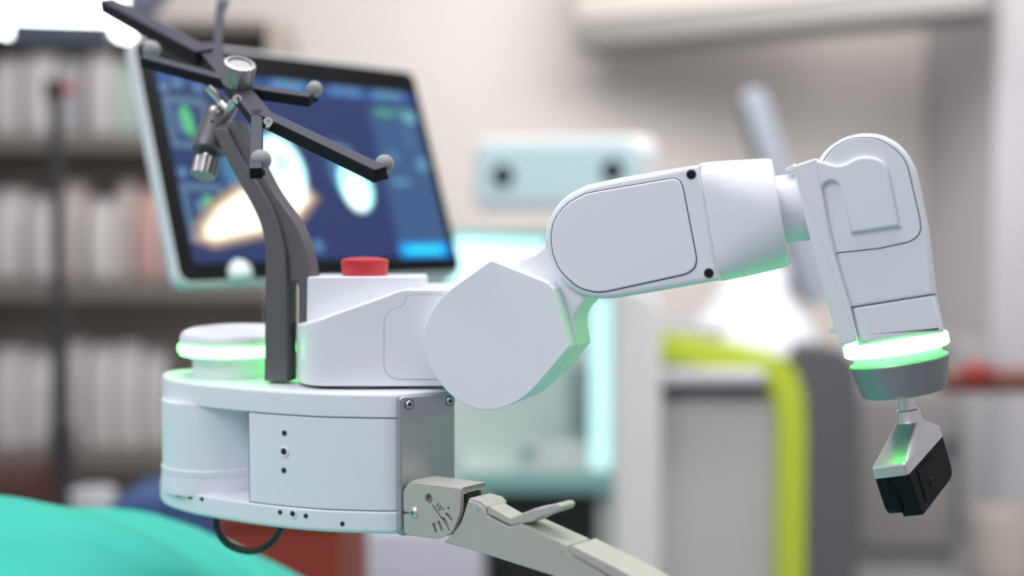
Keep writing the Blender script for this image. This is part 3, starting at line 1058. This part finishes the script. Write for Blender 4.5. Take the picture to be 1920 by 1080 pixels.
obj('shoulder_housing', *plan_prism(densify(tp_pts, 0.004), zpx(724.5, yT), zhi, 0.0012, 0.002, 3, turret_top), WHITE, rob, 30)
# the taller box carrying the stop button
Ft = Frame(680, 560, yT + 62 * U, 0)
bx = [(576, 519, 5), (791, 519, 6), (791, 640), (574, 640)]
obj('button_box', *prism(Ft, fillet(bx), 0, 160, 3, 3), WHITE, rob)
# cover panel on the turret front
Fq = Frame(760, 640, yT, 0)
cov = [(720, 607), (721.5, 597), (727, 587), (735, 580), (745, 577), (752, 575), (757, 571), (760, 565), (762, 558), (766, 553.5), (772, 552), (820, 552), (860, 556), (860, 712), (745, 711), (735, 708), (727, 702), (722, 694), (719.5, 684)]
obj('seam_gasket', *prism(Fq, cov, -0.9, 1.5, trace=0), mat('seam_grey', (0.30, 0.31, 0.34), 0.6), rob, 0)
cv_in = offset2([Fq.uv(x, y, 0) for x, y in cov], 0.9 * U)
obj('turret_cover', *prism_uv(Fq, cv_in, -1.3 * U, 1.5 * U, 0.5 * U, 0, 2), WHITE2, rob)
# red mushroom button
rbp = at_y(684, 517, yT + 130 * U)
m1 = (yT + 130 * U) / FPX
obj('stop_button', *lathe((rbp.x, rbp.y, Ft.p(684, 519).z - 0.001), (0, 0, 1), [(0, 41 * m1), (6 * m1, 42 * m1), (28 * m1, 44.5 * m1), (31.5 * m1, 43.5 * m1), (33.5 * m1, 40 * m1), (36 * m1, 26 * m1), (37 * m1, 10 * m1), (37.2 * m1, 0)], 48), RED, rob)

# ---- elbow: thick polygonal disc
Fe = Frame(912, 648, D0 - 22 * U, 21)
disc = [(921, 489, 8), (1026, 530, 14), (1037, 541, 8), (1066, 651, 8), (1000, 728, 200), (971, 752), (942, 764.5), (912, 769), (882, 763), (850, 745), (822, 714), (803, 680), (794, 646), (796, 616), (808, 586), (827, 559), (846, 541.5, 40), (884, 515)]
circ_pts = spline([(1012, 716), (1000, 729), (987, 740), (971, 752), (942, 764.5), (912, 769), (882, 763), (850, 745), (822, 714), (803, 680), (794, 646), (796, 616), (808, 586), (827, 559), (846, 541.5)], False, 3)
disc = fillet([(921, 488, 7), (1026, 530, 12), (1037, 541, 10), (1067, 651, 6)] + circ_pts, 5)
obj('elbow_disc', *prism(Fe, disc, 0, 128, 2.2, 3, 3), WHITE2, rob, 35)
# upper-arm neck joining the disc to the forearm
NK = [(900, 520), (935, 493), (962, 488), (988, 480), (1008, 470), (1022, 456), (1045, 440), (1080, 490), (1105, 545), (1122, 563, 128), (1112, 573, 128), (1105, 586, 128), (1103, 600, 128), (1105, 617, 128), (1109, 641, 128), (1062, 697, 128), (960, 640)]
obj('upper_arm', *prism(Fe, NK, 44, 126, 8, 3, 4, trace=44), WHITE, rob, 40)

# ---- forearm
Ff = Frame(1170, 440, D0 - 78 * U, 14)
body = spline([(1019, 453), (1024, 421), (1038, 392), (1062, 366), (1100, 346)], False, 4)[:-1] + [(1100, 346), (1160, 333), (1242, 319), (1313, 307.5), (1334, 415), (1352, 525.5), (1286, 537), (1236, 546)] + \
    spline([(1184, 554.5), (1152, 559.5), (1118, 560), (1090, 553), (1060, 535), (1038, 507), (1025, 480)], False, 4)
obj('forearm_housing', *prism(Ff, body, 0, 150, 12, 30, 6), WHITE, rob, 35)
cover = spline([(1032.5, 450), (1038, 415), (1062, 383), (1097, 362.5)], False, 4) + fillet([(1120, 357.5), (1262, 333, 0)], 2)[:2] + \
    spline([(1262, 333), (1275, 338), (1282, 352)], False, 4)[1:] + [(1307, 482)] + spline([(1307, 490), (1303, 503), (1290, 513), (1276, 517.5)], False, 3) + \
    [(1150, 545)] + spline([(1137, 547.5), (1114, 548), (1082, 537.5), (1050, 507), (1036, 475)], False, 4)
uvc = [Ff.uv(x, y, 0) for x, y in cover]
obj('seam_gasket', *prism_uv(Ff, uvc, -0.6 * U, 3 * U), SEAM, rob, 0)
obj('forearm_cover', *prism_uv(Ff, offset2(uvc, 1.6 * U), -4 * U, 2 * U, 3.0 * U, 0, 4), WHITE2, rob)
for px, py in ((1296, 327), (1329, 512)):
    p = Ff.p(px, py, 0)
    obj('screw_recess', *lathe(p, -Ff.y, [(-0.001, 9.2 * U * .95), (0.0003, 9.2 * U * .95)], 24), SEAM, rob, 0)
    hex_screw(rob, p - Ff.y * 0.0003, -Ff.y, 6.6 * U * .95, True)
# barrel: from a squarish section at the seam to a round mouth
NB = 44


def barrel_ring(top, bot, dep, off, e, s=1.0):
    t0, t1 = Ff.uv(*top, 70), Ff.uv(*bot, 70)
    c = ((t0[0] + t1[0]) / 2, (t0[1] + t1[1]) / 2)
    h = V((t0[0] - t1[0], t0[1] - t1[1])) * 0.5
    out = []
    for i in range(NB):
        a = 2 * math.pi * i / NB
        ca, sa = math.cos(a), math.sin(a)
        ca = math.copysign(abs(ca) ** (2 / e), ca)
        sa = math.copysign(abs(sa) ** (2 / e), sa)
        out.append(Ff.w(c[0] + h.x * sa * s, (off + dep * ca * s) * U, c[1] + h.y * sa * s))
    return out


obj('seam_gasket', *rings([barrel_ring((1310, 310), (1349, 524), 73, 75, 5), barrel_ring((1317, 309), (1355, 524), 73, 75, 5)]), SEAM, rob, 40)
br = [barrel_ring((1315, 308), (1353.5, 526), 75.5, 74.5, 5.2, 0.99), barrel_ring((1316, 307), (1354, 526.5), 76, 74.5, 5), barrel_ring((1340, 303.5), (1376, 522), 80, 75, 3.9), barrel_ring((1366, 301), (1402, 517.5), 86, 76, 3.0),
      barrel_ring((1400, 299), (1434, 510), 93, 77, 2.5), barrel_ring((1425, 297), (1460, 504), 97, 78, 2.25), barrel_ring((1442, 296.3), (1477, 499.5), 98, 78, 2.15), barrel_ring((1447, 297), (1481, 498), 98, 78, 2.15, 0.985), barrel_ring((1448, 297), (1482, 498), 97, 78, 2.1, 0.9), barrel_ring((1446, 297), (1480, 498), 97, 78, 2.1, 0.72)]
obj('forearm_barrel', *rings(br), WHITE, rob, 45)
# joint shaft between barrel and wrist
ja, jb = Ff.p(1436, 395, 78), Ff.p(1540, 385, 92)
js = ja.copy()
jd = (jb - ja).normalized()
jl = (jb - ja).length
jr = 65 * .8 / FPX * 1.0
obj('wrist_shaft', *lathe(ja, jd, [(0, jr), (jl * 0.30, jr), (jl * 0.31, jr * 1.0), (jl, jr)], 48), WHITE, rob)

# ---- wrist link
Fw = Frame(1640, 450, D0 - 150 * U, 17, 3)
wb = spline([(1530, 310), (1541, 290), (1558, 273), (1582, 258.5), (1607, 251.5), (1628, 250), (1652, 253), (1679, 265.5), (1699, 284), (1713, 307), (1722, 331), (1732, 380), (1740, 418), (1746, 455)], False, 3)[:-1] + [(1746, 455), (1757.6, 555), (1594, 581), (1580, 579), (1520, 350)]
wl = obj('wrist_housing', *prism(Fw, wb, 0, 150, 10, 26, 5), WHITE, rob, 35)
lo_ = [(1594.5, 577), (1728, 552.5), (1757.5, 551), (1771, 619), (1609, 640)]
obj('seam_gasket', *prism(Fw, [(1594, 575.6), (1754, 550), (1754, 553), (1594, 578.6)], 1.0, 146, 2, 24), SEAM, rob, 35)
obj('wrist_collar', *prism(Fw, [(1594, 573), (1756, 547.5), (1771, 619), (1770, 624), (1610, 650), (1606, 630)], 0.5, 150, 10, 26, 5), WHITE, rob, 35)
# recessed cover with seam
cvw = spline([(1526, 318), (1543, 301), (1557, 282), (1573, 269.5), (1594, 260), (1618, 257), (1644, 259.5), (1669, 272.5), (1690, 290), (1702, 311), (1711, 347), (1720, 385), (1726, 412)], False, 3) + \
    spline([(1727.5, 428), (1722, 442), (1707, 453), (1690, 457.5)], False, 3) + [(1649, 466.5), (1560, 476)]
uw = [Fw.uv(x, y, 0) for x, y in cvw]
obj('seam_gasket', *prism_uv(Fw, uw, -0.6 * U, 3 * U), SEAM, rob, 0)
obj('wrist_cover', *prism_uv(Fw, offset2(uw, 1.5 * U), -1.6 * U, 3 * U, 1.2 * U, 0, 3), WHITE2, rob)
# raised relief on the cover: plateau with a rounded slot left and a pocket below
relief = spline([(1512, 305), (1530, 300), (1546, 303), (1568, 309), (1586, 305), (1605, 295.5), (1623, 292.5), (1644, 296), (1659, 306), (1667, 326)], False, 4) + \
    [(1685, 416, 0), (1688, 424, 0)] + [(1595, 437), (1576, 356)] + spline([(1573, 348), (1565, 341), (1555, 340), (1546, 345), (1541, 354)], False, 3) + [(1544, 375), (1568, 478), (1540, 470)]
obj('cover_relief', *prism(Fw, [p[:2] for p in relief], -11, 2, 6, 0, 5), WHITE2, rob, 50)
# cable cover along the left side
slab = [(1486, 311, 4), (1531, 296, 5), (1557, 447, 300), (1575, 510), (1596, 580), (1609, 639, 4), (1576, 648, 6), (1548, 560), (1519, 449)]
obj('side_fairing', *prism(Fw, fillet(slab), -13, 135, 4, 6), WHITE, rob, 35)
for q in ([(1490, 306), (1487, 322), (1475, 321), (1472, 317)], [(1566, 612), (1570, 626), (1556, 625), (1553, 620)]):
    obj('clip_tab', *prism(Fw, q, 10, 40, 1.5, 1.5, 2), WHITE, rob)

# ring axis
ax = (Fw.x * 0.188 + V((0, 0, -0.982))).normalized()
mw = (D0 - 110 * U) / FPX


def ax_at(px, py):
    return Fw.p(px, py, 96)


ro = ax_at(1677, 634)
obj('light_ring', *lathe(ro, ax, [(-1 * mw, 86 * mw), (0, 94 * mw), (3 * mw, 98 * mw), (22 * mw, 98 * mw), (25 * mw, 94 * mw), (25.5 * mw, 84 * mw)], 64), GLOW, rob)
obj('ring_neck', *lathe(ro + ax * 24 * mw, ax, [(0, 82 * mw), (17 * mw, 82 * mw), (19 * mw, 78 * mw)], 56), WHITE, rob)
fo = ro + ax * 41 * mw
obj('tool_flange', *lathe(fo, ax, [(-1 * mw, 84 * mw), (0, 91 * mw), (2.5 * mw, 93 * mw), (6 * mw, 93 * mw), (60 * mw, 80 * mw), (65 * mw, 77 * mw), (67 * mw, 72 * mw), (67.5 * mw, 30 * mw)], 64), SATIN, rob)

# ---- tool gripped by the flange
td = D0 - 150 * U + 20 * U
tool = thing('guide_tool', 'black and polished metal guide block hanging from the wrist flange', 'tool', at_y(1715, 970, td))
tf = fo + ax * 66 * mw
obj('shaft', *lathe(tf, ax, [(-4 * mw, 15.5 * mw), (40 * mw, 15.5 * mw)], 32), CHROME, tool)
# orthogonal block axes (found from the three edge directions in view)
pm = td / FPX
c0 = at_y(1703, 890, td - 55 * U)               # nearest top corner of the black block
A_ = at_y(1768, 817, c0.y + 130 * pm) - c0      # along the right face
B_ = at_y(1640, 898, c0.y + 40 * pm) - c0       # along the left face
C_ = at_y(1726, 968, c0.y + 8 * pm) - c0        # down the block


def blk(a, b, c):
    return c0 + A_ * a + B_ * b + C_ * c


def blk_ring(c, ia=0.0, ib=0.0, r=0.10):
    q = densify(fillet([(ia, ib, r * 0.5), (1 - ia, ib, r * 0.5), (1 - ia, 1 - ib, r * 0.5), (ia, 1 - ib, r * 0.5)], 3), 0.09)
    return [blk(a, b, c) for a, b in q]


# black block: flat right face, rounded lower far edge, notch at the bottom
Fb = Frame(960, 430, 1, 0)
Fb.o, Fb.x, Fb.y, Fb.z = c0, A_.normalized(), B_.normalized(), -C_.normalized()
LA, LB, LC = A_.length, B_.length, C_.length
side = fillet([(0, 0.0005, 0.0006), (LA, 0.0005, 0.0006), (LA, -LC, 0.008), (0.004, -LC - 0.0016, 0.0022)], 5)
bb_ = obj('black_block', *prism_uv(Fb, side, 0, LB * 0.58, 0.0012, 0.0005), BLACKP, tool)
side2 = fillet([(0, 0.0005, 0.0006), (LA, 0.0005, 0.0006), (LA, -LC * 0.9, 0.008), (0.0015, -LC * 1.0, 0.009)], 5)
obj('black_block_half', *prism_uv(Fb, side2, LB * 0.64, LB, 0.0004, 0.0012), BLACKP, tool)
obj('block_web', *prism_uv(Fb, [(0.001, 0.0), (LA - 0.001, 0.0), (LA - 0.001, -LC * 0.8), (0.001, -LC * 0.86)], LB * 0.5, LB * 0.7), BLACKP, tool)
ch = fillet([(LA * 0.20, -LC * 0.12, 0.001), (LA * 0.62, -LC * 0.10, 0.001), (LA * 0.62, -LC * 0.86, 0.002), (LA * 0.20, -LC * 0.88, 0.002)], 3)
obj('raised_pad', *prism_uv(Fb, ch, -0.0008, 0.001, 0.0004, 0), BLACKP, bb_)
obj('pad_hole', *lathe(Fb.w(LA * 0.42, -0.0008, -LC * 0.58), -Fb.y, [(-0.001, 0.0030), (0.0004, 0.0030), (0.0005, 0.0024), (-0.0004, 0.0023)], 20), mat('hole_black', (0.003, 0.003, 0.004), 0.3), bb_)
# polished hood: thick rim, then faces drawn in to the collar
co = tf + ax * 32 * mw
cu_, cv_ = perp(ax)
rimq = blk_ring(0.0, -0.005, -0.01, 0.12)
rim2 = blk_ring(-0.24, -0.005, -0.01, 0.12)
cen = blk(0.5, 0.5, -0.24)


def to_collar(f, h, r):
    """ring blending the block's rim toward the collar circle"""
    ccen = co + ax * h
    out = []
    for p in rim2:
        d = p - cen
        a = math.atan2(d.dot(B_.normalized()) / LB, d.dot(A_.normalized()) / LA)
        cx = A_.normalized() - ax * A_.normalized().dot(ax)
        cx.normalize()
        cy = B_.normalized() - ax * B_.normalized().dot(ax) - cx * B_.normalized().dot(cx)
        cy.normalize()
        q = ccen + (cx * math.cos(a) + cy * math.sin(a)) * r
        out.append(p.lerp(q, f))
    return out


hood = [rimq, rim2, [p.lerp(cen, 0.04) - C_ * 0.035 for p in rim2], to_collar(1, 24 * mw, 25.5 * mw), to_collar(1, 17 * mw, 23.5 * mw), to_collar(1, 2 * mw, 21.5 * mw), to_collar(1, 0, 19.5 * mw), to_collar(1, 0, 15 * mw)]
obj('metal_hood', *rings(hood), CHROME, tool, 22)

# ================================================================== TRACKING ARRAY
ty = 0.935
trk = thing('tracking_array', 'dark branching tracker frame with grey marker balls on a grey post', 'tracker', at_t(520, 716, 235))
Tm = ty / FPX
TN = V((0.05, -0.42, 0.90)).normalized()
TO = at_y(440, 160, ty)


def tp3(px, py, lift=0.0):
    return hit(px, py, TO, TN) + TN * lift


# post: front strip and wider rear body with the slot between its two feet
Fo = Frame(517, 600, D0 + 128 * U, 18)
left = spline([(398, 240), (420, 290), (450, 345), (475, 390), (491, 430), (497.5, 470)], False, 4) + [(497, 560), (495, 715)]
ridge = [(537, 716), (536, 530), (534, 478)] + spline([(532, 466), (521, 422), (506, 385), (478, 335), (452, 295), (425, 240)], False, 4)
obj('post_front', *prism(Fo, left + ridge, 0, 26, 2.5, 0, 3), GREYP, trk, 35)
right = [(497, 560), (497, 714), (539, 715), (539, 536), (543, 528), (556, 528), (560, 540), (560, 716), (588, 716), (587, 600)] + \
    spline([(585, 540), (578, 490), (569, 455), (556, 424), (538, 396), (514, 362), (498, 334), (468, 276), (440, 225)], False, 4)
obj('post_body', *prism(Fo, spline([(404, 240), (424, 290), (453, 345), (478, 390), (493, 430), (499, 470)], False, 4) + right, 12, 52, 3, 3, 3), GREYP, trk, 35)
# clamp block and tightening knob
ca0, ca1 = at_y(409, 205, ty + 0.01), at_y(390, 290, ty - 0.005)
dd = (ca1 - ca0).normalized()
Lc = (ca1 - ca0).length
obj('clamp_block', *lathe(ca0, dd, [(0, 20 * Tm), (2 * Tm, 24 * Tm), (Lc * 0.5, 27 * Tm), (Lc * 0.8, 32 * Tm), (Lc * 0.92, 30 * Tm), (Lc, 16 * Tm)], 32), GREYP, trk)
obj('pivot_pin', *lathe(at_y(398, 228, ty - 0.012), (0, -1, 0), [(0, 3 * Tm), (2 * Tm, 3 * Tm)], 12), HOLE, trk, 0)
obj('clamp_stud', *lathe(ca1 - dd * 0.002, dd, [(0, 11 * Tm), (14 * Tm, 11 * Tm)], 16), STEEL, trk)
obj('clamp_knob', *lathe(ca1 + dd * 8 * Tm, dd, [(0, 20 * Tm), (2 * Tm, 23 * Tm), (34 * Tm, 24 * Tm), (38 * Tm, 20 * Tm)], 60, 0.10, 15), KNOB, trk, 50)
obj('joint_ball', *sphere(at_y(403, 207, ty), 11 * Tm, 18, 10), CHROME, trk)
obj('joint_rod', *tube([tp3(389, 163), at_y(416, 190, ty), at_y(428, 205, ty - 0.004)], [7 * Tm, 9 * Tm, 9 * Tm], 14), CHROME, trk)
obj('joint_link', *tube([at_y(446, 183, ty - 0.02), at_y(436, 200, ty - 0.015), at_y(426, 222, ty)], [10 * Tm, 11 * Tm, 9 * Tm], 14), CHROME, trk)
# frame bars (dark sides, light on their tops painted as a thin violet-grey plate)
HB, WB = 20 * Tm, 24 * Tm


def fbar(p, q, wd=WB, hg=HB, w1=None, tail=True):
    a, b = tp3(*p), tp3(*q)
    o = obj('frame_bar', *bar(a, b, TN, wd, hg, 0.0007, w1), BLACKM, trk, 30)
    obj('lit_bar_top', *bar(a + TN * (hg / 2), b + TN * (hg / 2), TN, wd * 0.94, 0.0008, 0.0003, None if w1 is None else w1 * 0.94), LITTOP, o, 30)
    return o


fbar((200, 10), (384, 108), 34 * Tm, 30 * Tm, 40 * Tm)
fbar((270, 114), (440, 160))
fbar((472, 172), (584, 188))
fbar((494, 222), (714, 328), 26 * Tm, 22 * Tm)
fbar((482, 215), (480, 326), 20 * Tm, 18 * Tm)
fbar((408, 106), (413, 14), 18 * Tm, 16 * Tm)
fbar((380, 88), (492, 225), 40 * Tm, 18 * Tm)
for (px, py, br_) in ((285, 93, 18), (590, 167, 15.5), (489, 300, 17), (721, 308, 16), (419, 2, 14.5)):
    c = tp3(px, py)
    c = c + (CAM - c).normalized() * 0.006
    mb = obj('marker_ball', *sphere(c, br_ * Tm * 0.98), BALL, trk, 60)
    obj('marker_stud', *lathe(c - TN * (br_ + 8) * Tm, TN, [(0, 6 * Tm), (12 * Tm, 5 * Tm)], 14), BLACKM, mb)
# top thumb knob
kn = V((0.26, -0.52, 0.81)).normalized()
ko = at_y(444, 158, ty - 0.015)
obj('thumb_knob', *lathe(ko, kn, [(0, 24 * Tm), (2 * Tm, 28 * Tm), (38 * Tm, 30 * Tm), (43 * Tm, 29 * Tm), (44 * Tm, 22 * Tm), (40 * Tm, 20 * Tm)], 64, 0.07, 16), KNOB, trk, 50)
for px, py in ((503, 229), (445, 186)):
    c = tp3(px, py)
    c += (CAM - c).normalized() * 0.012
    obj('screw', *lathe(c, (0.3, -1, 0.2), [(-0.006, 8 * Tm), (0, 9 * Tm), (0.001, 7.5 * Tm), (0.001, 4 * Tm), (-0.001, 3.5 * Tm)], 20), CHROME, trk)

# ================================================================== SUPPORT ARM (beige)
sup = thing('support_arm', 'beige locking support arm bolted to the grey end plate', 'support', at_t(860, 1010, 0))
Fb2 = Frame(810, 950, D0 - 72 * U, 42)
oc = fillet([(755, 902, 22), (864, 915, 4), (862, 965, 60), (846, 1003, 26), (818, 1011, 30), (757, 1003, 12)], 8)
outer = [Fb2.uv(x, y, 0) for x, y in oc]


def buv(x, y):
    return Fb2.uv(740 + x / 7.715, 880 + y / 7.715, 0)


hol = [circ(*buv(490, 430), 9.4 * U)]
for p, q, r in (((560, 800), (590, 905), 3.3), ((635, 775), (672, 872), 3.3), ((705, 725), (750, 810), 3.3), ((750, 655), (810, 725), 3.3)):
    hol.append(capsule(buv(*p), buv(*q), r * U))
hol.append(circ(*buv(776, 568), 2.6 * U, 14))
curve_plate('bracket_face', Fb2, outer, hol, 0, 10 * U, 1.6 * U, BEIGE, sup)
# body behind the face, hollow towards the arm
inn = [Fb2.uv(x, y, 0) for x, y in fillet([(758, 905, 18), (850, 915, 2), (846, 960, 40), (836, 990, 20), (815, 1003, 20), (762, 998, 10)], 6)]
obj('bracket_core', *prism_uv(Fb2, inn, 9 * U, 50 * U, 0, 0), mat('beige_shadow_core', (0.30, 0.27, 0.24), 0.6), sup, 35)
top = [Fb2.uv(x, y, 0) for x, y in [(757, 916), (760, 908), (768, 902), (864, 915), (864, 923), (772, 913)]]
obj('bracket_top', *prism_uv(Fb2, top, 6 * U, 66 * U, 1 * U, 2 * U, 2), BEIGE, sup)
bk = [Fb2.uv(x, y, 0) for x, y in [(857, 916), (864, 917), (862, 965), (855, 962)]]
curve_plate('bracket_back', Fb2, outer, [], 54 * U, 66 * U, 1.5 * U, BEIGE, sup)
obj('bracket_lip', *prism_uv(Fb2, [Fb2.uv(x, y, 0) for x, y in [(852, 914), (864, 915), (864, 928), (852, 928)]], 4 * U, 64 * U, 1 * U, 1 * U, 2), BEIGE, sup)
obj('bracket_slot', *prism_uv(Fb2, [Fb2.uv(x, y, 0) for x, y in [(860, 926), (864.6, 926.5), (864.2, 945), (859, 945)]], 14 * U, 46 * U), HOLE, sup, 0)
# pan-head screw, pointer arrow and scale line
sp = Fb2.w(*[(lambda q: (q[0], -0.0002, q[1]))(buv(285, 620))][0])
sc_ = obj('pan_screw', *lathe(sp, -Fb2.y, [(-0.001, 11 * U), (0, 11 * U), (1.5 * U, 10.4 * U), (4 * U, 8 * U), (5.5 * U, 4 * U), (5.8 * U, 0.3 * U)], 32), CHROME, sup)
for a in (0.5, 0.5 + math.pi / 2):
    d = Fb2.x * math.cos(a) + Fb2.z * math.sin(a)
    obj('cross_slot', *bar(sp - d * 4.6 * U - Fb2.y * 5.2 * U, sp + d * 4.6 * U - Fb2.y * 5.2 * U, -Fb2.y, 1.9 * U, 2.0 * U, 0.0001), HOLE, sc_, 0)
ring_r = buv(360, 590)
ar = [buv(112, 622), buv(158, 596), buv(150, 616), buv(215, 622), buv(215, 640), buv(150, 634), buv(158, 656)]
obj('pointer_arrow', *prism_uv(Fb2, ar, -0.35 * U, 0.5 * U), INK, sup, 0)


def ink_line(p, q, wd):
    a, b = V(buv(*p)), V(buv(*q))
    n = (b - a).normalized()
    n = V((-n.y, n.x)) * wd * U / 2
    return prism_uv(Fb2, [tuple(a + n), tuple(b + n), tuple(b - n), tuple(a - n)], -0.35 * U, 0.5 * U)


obj('scale_line', *join(ink_line((543, 512), (688, 712), 2.0), ink_line((765, 835), (795, 882), 2.0)), INK, sup, 0)
fc = bpy.data.curves.new('angle_text', 'FONT')
fc.body = '15°'
fc.size = 15.5 * U
fc.extrude = 0.3 * U
fc.align_x, fc.align_y = 'CENTER', 'CENTER'
fo_ = bpy.data.objects.new('tmp', fc)
COL.objects.link(fo_)
bpy.context.view_layer.update()
tme = bpy.data.meshes.new_from_object(fo_.evaluated_get(bpy.context.evaluated_depsgraph_get()))
a, b_ = V(buv(600, 515)), V(buv(690, 620))
ex = (b_ - a).normalized()
ey = V((-ex.y, ex.x))
cc = (a + b_) / 2 + ey * 1.5 * U
tv = [Fb2.w((cc + ex * v.co.x + ey * v.co.y).x, -0.3 * U - v.co.z, (cc + ex * v.co.x + ey * v.co.y).y) for v in tme.vertices]
tfc = [tuple(p.vertices) for p in tme.polygons]
bpy.data.objects.remove(fo_)
bpy.data.curves.remove(fc)
o = obj('angle_mark', tv, tfc, INK, sup, 0)
o['label'] = 'small dark printed 15 degree mark'
# swinging arm
Fa = Frame(950, 990, D0 - 190 * U, 42)
arm = [(877.5, 939), (896, 945)] + spline([(903, 950), (908, 958), (911, 967)], False, 3) + [(953, 988), (977, 982.5), (1064, 1023), (1066, 1037), (1134, 1078), (1215, 1128), (1262, 1160), (1180, 1160), (1035, 1079), (968, 1058), (918, 1042), (866, 1026), (832, 1017)] + spline([(847, 1001), (862, 983), (871, 960)], False, 3)
obj('arm_body', *prism(Fa, arm, 0, 60, 1.6, 2, 3), BEIGE, sup, 35)
wedge = [(833, 1016), (848, 1001.5), (866, 1025)]
obj('arm_wedge', *prism(Fa, wedge, -2.2, 8, 1, 0, 2), BEIGE, sup, 30)
cap = [(1067, 1028), (1073, 1023), (1160, 1066), (1262, 1126), (1262, 1146), (1132, 1074), (1068, 1037)]
obj('arm_cover', *prism(Fa, cap, -2, 62, 2.2, 2.2, 3), BEIGE, sup, 35)
rail = [(977, 982.5), (985, 979), (1064, 1014), (1064, 1024)]
obj('arm_rail', *prism(Fa, rail, 40, 61, 1, 1, 2), BEIGE, sup, 35)
topcap = [(877.5, 938), (880, 934), (903, 940), (912, 950), (911, 962), (896, 946)]
obj('arm_knuckle', *prism(Fa, topcap, 3, 58, 1.5, 2, 3), BEIGE, sup, 35)
lev = [(913, 953), (918, 949), (956, 971), (985, 960)] + spline([(1000, 954), (1014, 951.5), (1030, 947.5), (1044, 944.5), (1050, 947), (1052, 953), (1048, 959)], False, 3) + spline([(1030, 965), (1012, 971), (998, 979)], False, 3) + [(968, 984), (958, 986), (914, 964)]
obj('locking_lever', *prism(Fa, lev, 1, 40, 3, 3, 4), BEIGE, sup, 35)
obj('knuckle_pocket', *prism(Fa, [(900, 938.6), (908, 940.6), (909, 943.8), (901, 941.5)], 26, 40), HOLE, sup, 0)
for px, py, r, m in ((895.5, 955, 3.2, STEEL), (1050, 1032, 4, BEIGE)):
    obj('pivot_pin', *lathe(Fa.p(px, py, 0), -Fa.y, [(-0.001, r * U), (0.8 * U, r * U), (1.2 * U, r * 0.7 * U)], 18), m, sup)

# ================================================================== CABLE LOOP
cab_pts = [(414, 955, 190), (406, 972, 188), (408, 995, 186), (424, 1018, 182), (450, 1031, 178), (480, 1033, 172), (506, 1020, 164), (522, 1000, 158), (527, 982, 152), (522, 962, 150)]
cb = obj('cable_loop', *tube(spline([tuple(at_t(*p)) for p in cab_pts], False, 6), 6.2 * U * 1.08, 12), CABLE, None)
tag(cb, 'black cable looping below the robot base', 'cable')
